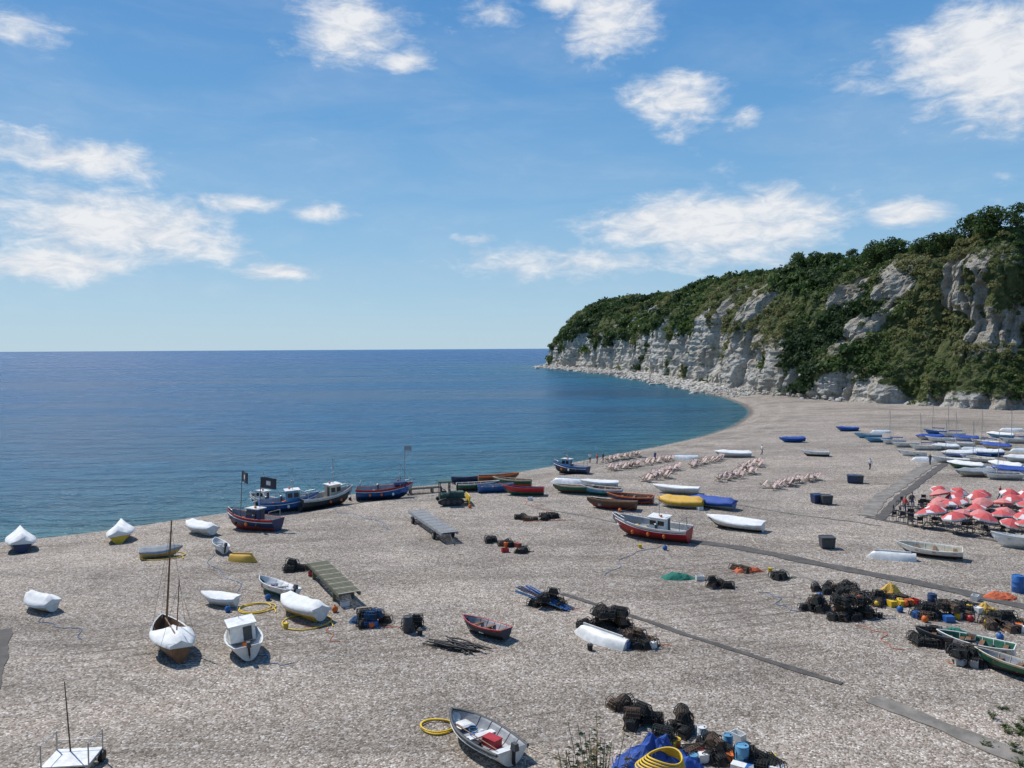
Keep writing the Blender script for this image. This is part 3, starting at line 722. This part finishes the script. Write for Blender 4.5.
def heap(px,py,wpx,mat,h=.5,name='fishing_net',dep=.6):
    l=G(px,py);w=wpx*l.y/F/2;n1=36;n2=14;seed=U(0,99)
    rg=np.array([1-(i/(n2-1))**1.2 for i in range(n2)])[:,None];ag=2*np.pi*np.arange(n1)[None,:]/n1
    ra=rg*(.6+.8*fbm(np.cos(ag)*1.8+seed,np.sin(ag)*1.8,0,4))
    xx=ra*w*np.cos(ag);yy=ra*w*dep*np.sin(ag)
    zz=h*(1-rg**1.8)*(.25+1.4*fbm(xx*2.6+seed,yy*2.6,0,4))
    V=[(float(xx[i,k]),float(yy[i,k]),float(zz[i,k])+h1(l.x+float(xx[i,k]),l.y+float(yy[i,k]))-l.z-.02) for i in range(n2) for k in range(n1)]
    mb=MB();mb.add(V,[(i*n1+k,i*n1+(k+1)%n1,(i+1)*n1+(k+1)%n1,(i+1)*n1+k) for i in range(n2-1) for k in range(n1)],mat,False)
    for j in range(7):
        a=U(0,6);pts=[]
        for k in range(9):
            x=w*.9*math.cos(a+k*.35)*(1-.04*k);y=w*dep*.9*math.sin(a+k*.35)*(1-.04*k);pts.append((x,y,h1(l.x+x,l.y+y)-l.z+.05+h*.2*math.sin(k*1.3+j)**2))
        mb.tube(pts,.02,mat,4)
    return mb.build(name,l)
def ring(px,py,r,mat=YHOSE,loops=2,name='coiled_hose'):
    l=G(px,py);mb=MB()
    for k in range(loops):
        ox,oy=U(-.1,.1),U(-.1,.1);rr_=r*U(.93,1.05);e=U(.88,1.05);ph=U(0,6)
        def f_(a):
            q=rr_*(1+.05*math.sin(2*a+ph)+.03*math.sin(3*a));x=ox+q*math.cos(a);y=oy+q*e*math.sin(a);return (x,y,h1(l.x+x,l.y+y)-l.z+.06+.05*k)
        mb.tube([f_(2*math.pi*i/36) for i in range(36)],.042,mat,6,closed=True)
    pts=[(r+.1*i,-.12*i*i*.3,h1(l.x+r+.1*i,l.y-.036*i*i)-l.z+.05) for i in range(6)];mb.tube(pts,.042,mat,6)
    return mb.build(name,l)
ring(256,609,1.15);ring(161,557,1.8,loops=1);ring(436,727,.75);ring(306,622,1.5,loops=1)
C3=[YEL,ORANGE,BLUE,WHITE,BLACK]
pile(540,519,46,16);pile(508,546,20,4,1,extra=(ORANGE,DRED));pile(522,552,14,3,1,extra=(BLACK,YEL))
pile(493,542,14,3,1);pile(295,570,28,8,2,mat=BLACK);pile(372,624,36,12,2,mat=NETB,extra=(BLUE,BLUE,NAVY,ORANGE,BLUE));pile(410,628,18,6,3,extra=(DGREY,))
heap(364,622,30,NETB,.7)
pile(547,606,34,14,3);pile(607,628,50,32,3,extra=(RED,));pile(637,644,34,12,2,extra=(BLUE,BLACK,WHITE))
pile(718,587,20,7,2);pile(778,577,16,4,1);pile(738,571,14,3,1);heap(748,571,30,NETO,.45);heap(678,578,32,NETG,.4)
pile(815,609,26,10,2);pile(848,616,46,26,3);pile(835,591,50,16,1);pile(862,601,40,12,1,extra=(ORANGE,BLUE))
pile(893,603,40,12,2,extra=(YEL,YEL,WHITE,ORANGE,ORANGE,YEL,YEL));heap(890,593,26,CYEL,.6,'yellow_fishing_net')
pile(940,617,50,20,2,extra=(BLUE,WHITE,RED,BLUE,YEL));pile(962,610,36,10,1,extra=C3);heap(985,612,30,CYEL,.6,'yellow_fishing_net');heap(950,636,50,NETG,.6);heap(1000,598,34,NETO,.45)
pile(1010,627,50,16,2,extra=C3);pile(930,642,38,12,2,extra=(BLACK,));pile(965,662,40,10,2,extra=(WHITE,GREY,GREY))
pile(618,707,20,5,1,fine=True);pile(640,724,34,9,2,fine=True);pile(685,731,16,6,3,fine=True,dep=1);pile(664,744,26,6,2,fine=True,extra=(YEL,YEL,YEL,YEL,YEL))
pile(712,756,50,15,2,fine=True,extra=(ORANGE,BLUE,BLACK,WHITE,DRED,LBLUE));pile(757,768,50,10,2,fine=True,extra=(WHITE,BLUE,GREY,GREY,WHITE))
heap(652,768,92,CBLUE,1.3,'blue_tarpaulin',.7)
l=G(660,784);mb=MB()
for k in range(6):
    rr_=1.0-.06*k;mb.tube([(rr_*math.cos(a)+.04*k,rr_*math.sin(a)*.9,.75+.085*k+.08*math.sin(2*a)) for a in [2*math.pi*i/28 for i in range(28)]],.04,YHOSE,6,closed=True)
mb.build('coiled_hose',l)
def barrel(px,py,mat,h=.9,r=.3):
    mb=MB();prof=[(0,r*.94),(.05,r),(h*.33,r),(h*.35,r*1.04),(h*.37,r),(h*.63,r),(h*.65,r*1.04),(h*.67,r),(h-.04,r),(h,r*.92)]
    mb.loft([[(q*math.cos(a),q*math.sin(a),z) for a in [2*math.pi*i/16 for i in range(16)]] for z,q in prof],mat)
    mb.tube([(r*.9*math.cos(a),r*.9*math.sin(a),h+.01) for a in [2*math.pi*i/16 for i in range(16)]],.02,mat,5,closed=True)
    mb.cyl((r*.5,0,h),.04,.03,BLACK,8);mb.build('plastic_barrel',G(px,py))
barrel(742,766,LBLUE);barrel(1018,592,BLUE,1.2,.42);barrel(932,607,NAVY);barrel(408,632,DGREY,1.0);barrel(702,742,WHITE,.7,.22);barrel(728,748,LBLUE,.6,.22)
l=G(458,648);mb=MB()
for k in range(18):
    a=U(2.0,3.0);o=U(-.8,.8);pts=[];ln_=U(2.2,3.4)
    for i in range(7):
        t=(i/6-.5)*ln_;x=t*math.cos(a)+o;y=t*math.sin(a)+o*.3+.15*math.sin(i+k);pts.append((x,y,h1(l.x+x,l.y+y)-l.z+.05+.03*k*.5))
    mb.tube(pts,.045,BLACK,6)
mb.build('black_hose_pile',l)
l=G(545,606);mb=MB()
for k in range(14):
    a=U(2.3,2.75);x,y=U(-.5,.5),U(-.4,.4);mb.tube([(x-1.9*math.cos(a),y-1.9*math.sin(a),.1),(x+1.8*math.cos(a),y+1.8*math.sin(a),.8+U(0,.3))],.04,random.choice([ROPE,ROPE,BLUE,BWOOD]),5)
mb.build('marker_pole_bundle',l)
def sledge(p0,p1,w,h,mat,name,wheels=False):
    a=G(*p0);c_=G(*p1);L=(c_-a).length;rz=math.degrees(math.atan2(c_.y-a.y,c_.x-a.x));mid=(a+c_)/2;mb=MB()
    mid.z=h1(mid.x,mid.y)
    for s_ in (1,-1):
        mb.box((0,s_*w*.45,h),(L,.16,.22),mat)
    k=int(L/.32)
    for i in range(k):mb.box((-L/2+.18+i*(L-.36)/(k-1),0,h+.13),(.24,w*.98,.05),mat if i%4 else OLDW,U(-.03,.03))
    for x in (-L*.32,L*.32):
        for s_ in (1,-1):
            if wheels:
                y=s_*w*.55;mb.tube([(x,y-.12,.38),(x,y+.12,.38)],.38,BLACK,14);mb.tube([(x,y-.13,.38),(x,y+.13,.38)],.16,STEEL,10)
            else:mb.box((x,s_*w*.42,h/2-.1),(.2,.2,h+.1),mat)
        mb.tube([(x,-w*.5,.38 if wheels else h*.5),(x,w*.5,.38 if wheels else h*.5)],.05,DGREY,6)
    mb.tube([(L/2,0,h),(L/2+1.0,0,.15)],.06,DGREY,6)
    mb.build(name,mid,rz)
sledge((317,572),(350,606),1.6,.85,MOSSW,'wooden_boat_ramp')
sledge((416,519),(450,543),1.7,.8,GREY,'boat_trailer',True)
sledge((404,494),(438,492),1.0,.7,OLDW,'wooden_gangway')
mb=MB()
for s_ in (1,-1):
    prof=[(1.3*math.cos(a),.42+.4*math.sin(a)) for a in [2*math.pi*i/16 for i in range(16)]]
    mb.loft([[(x,s_*.95+dy,z) for x,z in prof] for dy in (-.2,.2)],BLACK)
    for k in (-.8,-.3,.3,.8):mb.tube([(k,s_*.95-.22,.4),(k,s_*.95+.22,.4)],.2,DGREY,10)
mb.box((.65,0,.9),(1.5,1.1,.62),TGREEN,taper=.9);mb.box((-.55,0,.8),(1.0,1.4,.5),TGREEN)
for x in (-1.0,-.05):
    for y in (-.6,.6):mb.tube([(x,y,1.0),(x,y,2.25)],.045,DGREY,6)
mb.box((-.52,0,2.3),(1.3,1.5,.1),TGREEN);mb.box((-.6,0,1.25),(.5,.55,.12),BLACK);mb.box((-.85,0,1.5),(.1,.55,.5),BLACK)
mb.box((-.04,0,1.75),(.03,1.1,.7),GLASS);mb.tube([(.1,0,1.1),(-.15,0,1.5)],.03,BLACK,5)
mb.cyl((.8,.3,1.2),.05,.8,BLACK,8);mb.box((1.75,0,.5),(.12,2.5,.8),YEL,ry=.1)
for k in range(3):mb.box((1.405,0,.75+.15*k),(.02,.8,.05),BLACK)
for s_ in (1,-1):mb.tube([(0,s_*1.2,.4),(1.7,s_*1.0,.4)],.08,DGREY,6)
l=G(450,504);mb.build('bulldozer',l,12,0,0,1.2)
mb=MB();mb.tube([(0,0,0),(0,0,6.2)],.05,STEEL,6);flag(mb,(0,0,6.2),.9,.6,.2,CGREY,False);mb.build('flag_pole',G(405,494))
def bin_(px,py,mat):
    mb=MB();mb.box((0,0,.62),(1.3,.9,1.0),mat,taper=1.12);mb.box((0,-.02,1.17),(1.5,1.1,.1),mat,rx=.05);mb.box((0,.45,1.22),(1.3,.12,.1),BLACK)
    for x in (-.5,.5):
        for y in (-.3,.3):mb.tube([(x-.05,y,.1),(x+.05,y,.1)],.1,BLACK,8)
    mb.box((0,-.55,1.0),(.6,.04,.08),DGREY);mb.build('wheeled_bin',G(px,py),U(-20,20),0,0,.85)
for a in [(817,503,NAVY),(826,504,DGREY),(827,548,DGREY),(852,483,NAVY),(858,483,DGREY)]:bin_(*a)
# mooring ropes lying on the shingle
for (a,b_,mt) in [((210,552),(240,600),ROPE),((262,532),(330,560),CREAM),((330,508),(395,530),ROPE),((300,622),(345,640),NETO),((180,655),(225,690),CREAM),((655,545),(600,575),ROPE),((525,500),(560,520),NETO),((245,655),(290,665),ROPE),
    ((520,760),(560,750),CREAM),((860,625),(905,650),NETO),((700,512),(760,545),CREAM),((40,612),(80,640),ROPE),((760,592),(800,612),ROPE),((930,560),(985,580),CREAM)]:
    A=G(*a);Bp=G(*b_);l=A.copy();pts=[];pv=(Bp-A);nv=Vector((-pv.y,pv.x,0)).normalized()
    for i in range(26):
        t=i/25;q=A+pv*t+nv*(.5*math.sin(t*7+a[0])+.25*math.sin(t*19));pts.append((q.x-l.x,q.y-l.y,h1(q.x,q.y)-l.z+.02))
    mb=MB();mb.tube(pts,.022,mt,4);mb.build('mooring_rope',l)
FP=[(335,612),(345,606),(286,628),(228,612),(182,655),(420,635),(470,508),(530,500),(640,548),(665,550),(505,552),(590,650),(650,646),(700,580),(770,572),(900,612),(915,604),(880,618),(925,622),(975,600),(990,622),(1000,640),(955,650),(700,745),(676,748),(738,740),(772,762),(268,600),(312,575),(350,500),(620,512),(700,510),(865,606),(820,598)]
for i,(x,y) in enumerate(FP):
    mb=MB();mt=[ORANGE,WHITE,YEL,BLUE,RED,BLACK][i%6]
    if i%3==0:
        mb.ball((0,0,.2),.22,mt,10,1.1);mb.cyl((0,0,.4),.04,.1,BLACK,6);nm='mooring_buoy'
    elif i%3==1:
        for q in (-.2,.2):
            mb.box((0,q,.18),(.62,.03,.34),mt);mb.box((q*1.5,0,.18),(.03,.38,.34),mt)
        mb.box((0,0,.03),(.6,.4,.04),mt);nm='fish_crate'
    else:
        mb.cyl((0,0,0),.15,.34,mt,12,.18);mb.tube([(-.18,0,.34),(0,0,.5),(.18,0,.34)],.012,STEEL,4);nm='bucket'
    mb.build(nm,G(x,y),U(0,180))
def chair_mesh():
    mb=MB()
    for s_ in (-.28,.28):
        mb.tube([(-.45,s_,.02),(.55,s_,.95)],.022,OLDW,4);mb.tube([(.45,s_*.9,.02),(-.35,s_*.9,.62)],.022,OLDW,4)
    mb.tube([(.55,-.3,.95),(.55,.3,.95)],.022,OLDW,4);mb.tube([(-.4,-.3,.55),(-.4,.3,.55)],.022,OLDW,4)
    cur=[(.55,.95),(.3,.62),(.05,.36),(-.15,.33),(-.4,.56)];PK_=M_('pink_stripe_canvas',(.62,.32,.28),.85,.1);PW=M_('cream_stripe_canvas',(.72,.68,.63),.85,.1)
    for i in range(6):
        y0=-.25+.5*i/6;y1=y0+.5/6
        mb.add([(x,y,z) for x,z in cur for y in (y0,y1)],[(2*k,2*k+1,2*k+3,2*k+2) for k in range(4)],PK_ if i%2 else PW,True)
    o=mb.build('deck_chair',(0,0,-50));me=o.data;bpy.data.objects.remove(o);return me
CH=chair_mesh()
for (a,b_,n_) in [((603,463),(640,457),11),((612,471),(640,466),8),((648,465),(672,461),7),((655,477),(680,470),8),((645,482),(668,478),6),((690,468),(722,460),9),((722,482),(752,474),9),((742,470),(762,465),6),((770,490),(818,480),13)]:
    A=G(*a);Bp=G(*b_)
    for i in range(n_):
        for q_ in range(2):
            p_=A.lerp(Bp,i/(n_-1))+Vector((U(-.5,.5),U(-.7,.7)+q_*.9,0));p_.z=h1(p_.x,p_.y);link('deck_chair',CH,p_,20+U(-40,40),0,0,U(.95,1.15))
RC=M_('red_parasol_canvas',(.62,.10,.10),.8,.15);WC=M_('white_parasol_canvas',(.75,.70,.68),.8,.1);PC=M_('pink_parasol_canvas',(.66,.24,.22),.8,.12)
def parasol_mesh(sw):
    mb=MB();mb.tube([(0,0,0),(0,0,2.55)],.03,STEEL,6);mb.cyl((0,0,0),.25,.08,DGREY,12)
    for i in range(8):
        a0=2*math.pi*i/8;a1=2*math.pi*(i+1)/8;r=1.3
        P0=(0,0,2.55);A_=(r*math.cos(a0),r*math.sin(a0),1.9);B_=(r*math.cos(a1),r*math.sin(a1),1.9)
        mA=tuple(.5*(P0[k]+A_[k])+(.06 if k==2 else 0) for k in range(3));mB=tuple(.5*(P0[k]+B_[k])+(.06 if k==2 else 0) for k in range(3))
        main=RC if sw!=2 else PC
        low=WC if (sw==1 and i%4==0) else main
        mb.add([P0,mA,mB],[(0,1,2)],main);mb.add([mA,A_,B_,mB],[(0,1,2,3)],low)
        mb.add([A_,B_,(B_[0],B_[1],1.68),(A_[0],A_[1],1.68)],[(0,1,2,3)],WC if sw!=2 else RC)
        mb.tube([(0,0,2.5),(A_[0]*.97,A_[1]*.97,1.9)],.012,OLDW,3)
    for k in range(5):mb.box((0,-.3+.15*k,.75),(1.5,.13,.04),OLDW)
    for s_ in (-1,1):
        for k in (0,1):mb.box((0,s_*(.68+.14*k),.45),(1.5,.13,.04),OLDW)
        for x in (-.55,.55):mb.tube([(x,s_*.75,0),(x,s_*.2,.73)],.04,OLDW,4)
    for x in (-.55,.55):mb.box((x,0,.42),(.06,1.5,.08),OLDW)
    o=mb.build('parasol_table',(0,0,-50));me=o.data;bpy.data.objects.remove(o);return me
PM=[parasol_mesh(0),parasol_mesh(1),parasol_mesh(2),parasol_mesh(1)]
def terr(a,b_,c_,d_,nu,nv,fn,jt=.6):
    A,B_,C_,D_=[G(*q) for q in (a,b_,c_,d_)]
    for i in range(nu):
        for j in range(nv):
            u=(i+.5)/nu;v=(j+.5)/nv;p_=A.lerp(B_,u).lerp(D_.lerp(C_,u),v)+Vector((U(-jt,jt),U(-jt,jt),0));p_.z=h1(p_.x,p_.y);fn(p_)
terr((915,532),(1048,547),(1040,503),(930,500),5,6,lambda p_:link('parasol_table',random.choice(PM),p_,U(0,180),U(-14,14),U(-14,14),U(.72,.86)))
mb=MB()
mb.box((0,0,.42),(.45,.45,.04),BLACK)
for x in (-.2,.2):
    for y in (-.2,.2):mb.tube([(x,y,0),(x,y,.42 if x<0 else .9)],.02,BLACK,4)
mb.box((.2,0,.72),(.03,.44,.3),BLACK);o=mb.build('cafe_chair',(0,0,-50));CC=o.data;bpy.data.objects.remove(o)
terr((885,523),(925,532),(935,508),(900,503),5,4,lambda p_:link('cafe_chair',CC,p_,U(0,360),0,0,1.2))
terr((925,532),(1040,543),(1040,505),(935,503),9,5,lambda p_:link('cafe_chair',CC,p_,U(0,360),0,0,1.1),1.2)
# ------------------------------------------------------------------ paths
def strip(pts,w,mat,name,lift=.05):
    P=[G(*q) for q in pts];pl=[]
    for a,c_ in zip(P[:-1],P[1:]):
        k=max(1,int((c_-a).length/.6))
        for i in range(k):pl.append(a.lerp(c_,i/k))
    pl.append(P[-1]);V=[]
    for i,q in enumerate(pl):
        t=(pl[min(i+1,len(pl)-1)]-pl[max(i-1,0)]);t.z=0;t.normalize();s_=Vector((-t.y,t.x,0))
        wj=w*(1+.12*math.sin(i*.9)+U(-.1,.1))
        for k,dz in ((-.5,-.12),(-.5,lift),(0,lift+.01),(.5,lift),(.5,-.12)):
            r=q+s_*wj*k;V.append((r.x,r.y,h1(r.x,r.y)+dz))
    n_=len(pl);mb=MB();mb.add(V,[(i*5+k,i*5+k+1,(i+1)*5+k+1,(i+1)*5+k) for i in range(n_-1) for k in range(4)],mat)
    return mb.build(name)
PATHD=M_('dark_path_boards',(.11,.10,.09),.9,.45,1.2,0,.4,6);PATHL=M_('concrete_path',(.25,.225,.195),.9,.4,.8,0,.4,6)
strip([(690,541),(745,549),(870,574),(960,592),(1040,610)],1.35,PATHD,'boardwalk_path',.05)
strip([(866,516),(880,498),(918,472),(975,436)],1.7,PATHL,'concrete_path');strip([(880,519),(900,497),(925,478),(985,437)],1.0,PATHD,'boardwalk_path')
strip([(866,517),(950,532),(1045,550)],.6,PATHD,'boardwalk_path')
strip([(562,594),(650,622),(740,652),(842,684)],.45,PATHD,'boardwalk_path',.04)
strip([(872,699),(950,730),(1040,768)],1.1,PATHL,'concrete_path');strip([(535,508),(580,515),(640,528)],.35,PATHL,'concrete_path')
strip([(690,497),(780,512),(880,526)],.35,PATHL,'concrete_path')
strip([(3,630),(-3,660),(-16,700)],1.0,PATHD,'boardwalk_path')
strip([(735,552),(900,612),(1030,650)],.4,PATHL,'concrete_path',.01)
l=G(73,770);mb=MB()
mb.box((0,0,.55),(1.9,1.5,.06),WHITE);mb.box((0,0,.45),(2.0,.1,.12),STEEL);mb.box((.9,0,.45),(.1,1.6,.12),STEEL);mb.box((-.9,0,.45),(.1,1.6,.12),STEEL)
for s_ in (1,-1):
    mb.tube([(s_*.95,-.7,.4),(s_*.95,-.7,1.5)],.03,STEEL,6);mb.tube([(s_*.95-.1,.6,.25),(s_*.95+.1,.6,.25)],.25,BLACK,12);mb.tube([(s_*.95,.7,.4),(s_*.95,.7,1.4)],.03,STEEL,6)
    mb.tube([(s_*.95,-.7,1.4),(s_*.95,.7,1.4)],.02,STEEL,6)
mb.tube([(-.95,.7,1.0),(.95,.7,1.0)],.02,STEEL,6)
mb.tube([(-.3,.5,.5),(-.55,.7,3.6)],.035,BWOOD,6,r2=.02);mb.build('launching_trolley',l,6)
# ------------------------------------------------------------------ people
def person_mesh(top,leg,walk=.25):
    V=[(0,0,.95),(0,0,1.15),(0,0,1.4),(.02,0,1.52),(.03,0,1.64),(0,.1,.9),(walk*.5,.1,.5),(walk*.35-.05,.1,.08),(walk*.35+.1,.1,.04),(0,-.1,.9),(-walk*.2,-.1,.5),(-walk,-.1,.12),(-walk+.13,-.1,.04),
       (0,.2,1.38),(-.08,.25,1.12),(.05,.26,.88),(.09,.26,.8),(0,-.2,1.38),(.05,-.25,1.12),(.17,-.26,.9),(.21,-.26,.82),(.03,0,1.72)]
    E=[(0,1),(1,2),(2,3),(3,4),(4,21),(0,5),(5,6),(6,7),(7,8),(0,9),(9,10),(10,11),(11,12),(2,13),(13,14),(14,15),(15,16),(2,17),(17,18),(18,19),(19,20)]
    rad=[.14,.13,.15,.055,.10,.09,.065,.045,.04,.09,.065,.045,.04,.06,.045,.035,.03,.06,.045,.035,.03,.07]
    me=bpy.data.meshes.new('p');me.from_pydata(V,E,[]);o=bpy.data.objects.new('p',me);sc.collection.objects.link(o)
    o.modifiers.new('s','SKIN');o.modifiers.new('u','SUBSURF').levels=1
    for i,v in enumerate(me.skin_vertices[0].data):v.radius=(rad[i],rad[i]);v.use_root=(i==0)
    dg=bpy.context.evaluated_depsgraph_get();nm=bpy.data.meshes.new_from_object(o.evaluated_get(dg));bpy.data.objects.remove(o)
    for q in (SKIN,top,leg,HAIR):nm.materials.append(q)
    for f in nm.polygons:
        c_=f.center;f.use_smooth=True
        f.material_index=3 if (c_.z>1.69 or (c_.z>1.6 and c_.x<-.02)) else 0 if c_.z>1.47 or (abs(c_.y)>.2 and c_.z<1.15) else 1 if c_.z>.95 else 2 if c_.z>.12 else 3
    return nm
PMs=[person_mesh(SHIRT,DENIM),person_mesh(CDARK,DENIM,.1),person_mesh(CANV,DGREY,.3),person_mesh(CBLUE,BWOOD,.05)]
for i,(x,y,r) in enumerate([(597,464,20),(603,463,200),(590,463,90),(655,462,120),(905,512,200),(912,508,40),(762,455,10),(958,522,80),(1000,500,300),(930,465,200),(870,470,45)]):
    link('person',PMs[i%4],G(x,y),r)
# ------------------------------------------------------------------ foreground weeds
DRY=M_('dry_stalks',(.26,.20,.11),.9,.3);GRN=M_('green_leaf',(.10,.14,.045),.7,.3)
def weed(x,y,h,n_,sp,name,mat=DRY,k2=7,lf=1,tr_=.007):
    z=h1(x,y);mb=MB()
    for i in range(n_):
        a=U(0,6.28);r=U(.2,1)*sp;hh_=h*U(.45,1)
        pts=[(0.1*math.cos(a)*sp,.1*math.sin(a)*sp,0),(r*.4*math.cos(a),r*.4*math.sin(a),hh_*.55),(r*math.cos(a),r*math.sin(a),hh_)]
        mb.tube(pts,tr_,mat,3,r2=.003)
        for k in range(k2):
            t=U(.3,1);px_=r*t*math.cos(a);py_=r*t*math.sin(a);pz=hh_*t;q=U(0,6.28);s_=U(.02,.05)*lf
            mb.add([(px_,py_,pz),(px_+s_*math.cos(q),py_+s_*math.sin(q),pz+s_*.6),(px_+s_*1.8*math.cos(q+.3),py_+s_*1.8*math.sin(q+.3),pz+s_*.3),(px_+s_*math.cos(q+.6),py_+s_*math.sin(q+.6),pz-s_*.1)],[(0,1,2,3)],random.choice([mat,mat,GRN]))
    mb.build(name,(x,y,z-.02))
weed(.66,6,1.40,80,.32,'dry_weed',DRY,26,.7,.004);weed(.5,6.3,1.3,34,.24,'dry_weed',DRY,18,.7,.004);weed(2.25,6,1.08,30,.25,'dry_weed',GRN,14,.8,.005)
for i in range(60):
    x=25+random.gauss(0,1.5);y=34.8+random.gauss(0,1.4);weed(x,y,U(.12,.4),14,.35,'grass_tuft',GRN,7,1.5,.012)
# ------------------------------------------------------------------ sun & sky
SE,SA=53,-48
Sv=Vector((math.sin(math.radians(SA))*math.cos(math.radians(SE)),math.cos(math.radians(SA))*math.cos(math.radians(SE)),math.sin(math.radians(SE))))
sd_=bpy.data.lights.new('sun','SUN');sd_.energy=4.4;sd_.angle=math.radians(.5);sd_.color=(1,.96,.90)
so=bpy.data.objects.new('sun',sd_);sc.collection.objects.link(so);so.rotation_euler=Sv.to_track_quat('Z','Y').to_euler()
w=bpy.data.worlds.new('World');sc.world=w;w.use_nodes=True;nt=w.node_tree;nt.nodes.clear();n=N(nt)
out=nt.nodes.new('ShaderNodeOutputWorld');bg=nt.nodes.new('ShaderNodeBackground');n.lk(bg.outputs[0],out.inputs[0])
sk=nt.nodes.new('ShaderNodeTexSky');sk.sky_type='NISHITA';sk.sun_disc=False;sk.sun_elevation=math.radians(SE);sk.sun_rotation=math.radians(SA%360);sk.air_density=1.0;sk.dust_density=.4;sk.ozone_density=2.5
gen=nt.nodes.new('ShaderNodeTexCoord').outputs['Generated'];sp=nt.nodes.new('ShaderNodeSeparateXYZ');n.lk(gen,sp.inputs[0])
az=n.math('ARCTAN2',sp.outputs[0],sp.outputs[1]);el=n.math('ARCSINE',sp.outputs[2])
cb=nt.nodes.new('ShaderNodeCombineXYZ');n.lk(az,cb.inputs[0]);n.lk(el,cb.inputs[1]);uv=cb.outputs[0]
nA=n.noise(n.vm('MULTIPLY',uv,(.9,2.0,1)),7,7,.64,.3)
nB=n.noise(n.vm('MULTIPLY',uv,(1,2.4,1)),24,5,.62,.5)
E=None
for (px,py,rx,ry,wt) in [(985,72,105,62,1.65),(920,55,40,24,.9),(672,103,55,35,1.35),(603,35,60,42,1.25),(560,8,42,22,1.0),(492,18,48,28,1.15),(348,38,74,44,1.25),(408,68,38,16,1.0),
    (70,156,115,28,1.3),(105,222,165,44,1.4),(245,204,60,14,1.15),(55,262,120,22,1.25),(286,271,44,10,1.3),(320,213,44,12,1.0),(25,35,60,20,.8),
    (705,228,170,38,1.65),(775,210,85,24,1.45),(620,262,210,22,1.1),(903,218,48,17,1.5),(480,240,26,7,.5),(745,125,24,13,.8),(860,92,60,20,.55),
    (500,-110,420,60,.8),(-250,180,200,60,.9),(1300,140,220,90,.9)]:
    a_=math.atan((px-512)/F);ca=math.cos(a_);e_=math.atan((348-py)/F*ca)
    dlt=n.vm('MULTIPLY',n.vm('SUBTRACT',uv,(a_,e_,0)),(F/rx/ca,F/ry,0))
    v=n.math('MULTIPLY_ADD',n.vm('LENGTH',dlt),-wt,wt)
    E=v if E is None else n.math('MAXIMUM',E,v)
base=n.math('MAXIMUM',E,-.45)
f=n.math('ADD',base,n.math('ADD',n.math('MULTIPLY',n.math('SUBTRACT',nA,.5),3.0),n.math('MULTIPLY',n.math('SUBTRACT',nB,.5),1.3)))
msk=n.mr(f,-.1,1.2,0,.95,True)
veil=n.math('MULTIPLY',n.mr(n.noise(n.vm('MULTIPLY',uv,(1,4,1)),3.2,5,.6,.5),.42,.75),.2)
msk=n.math('MAXIMUM',msk,veil)
msk=n.math('MULTIPLY',msk,n.mr(el,.015,.08,.0,1))
ccol=n.mix(n.mr(n.math('ADD',nB,n.math('MULTIPLY',f,.14)),.38,.75),(5.6,6.3,7.4),(8.6,8.7,8.9))
skyr=n.ramp(el,[(0,(.46,.64,.77)),(.05,(.39,.60,.77)),(.15,(.25,.49,.75)),(.28,(.14,.37,.69)),(.45,(.072,.26,.60)),(.9,(.05,.17,.45))])
skyr=n.vm('MULTIPLY',skyr,(10,10,10))
n.lk(n.mix(msk,n.mix(.88,sk.outputs[0],skyr),ccol),bg.inputs[0]);bg.inputs[1].default_value=.1
sc.view_settings.view_transform='Standard';sc.view_settings.look='None';sc.view_settings.exposure=0
print('faces',sum(len(o.data.polygons) for o in bpy.data.objects if o.type=='MESH'))
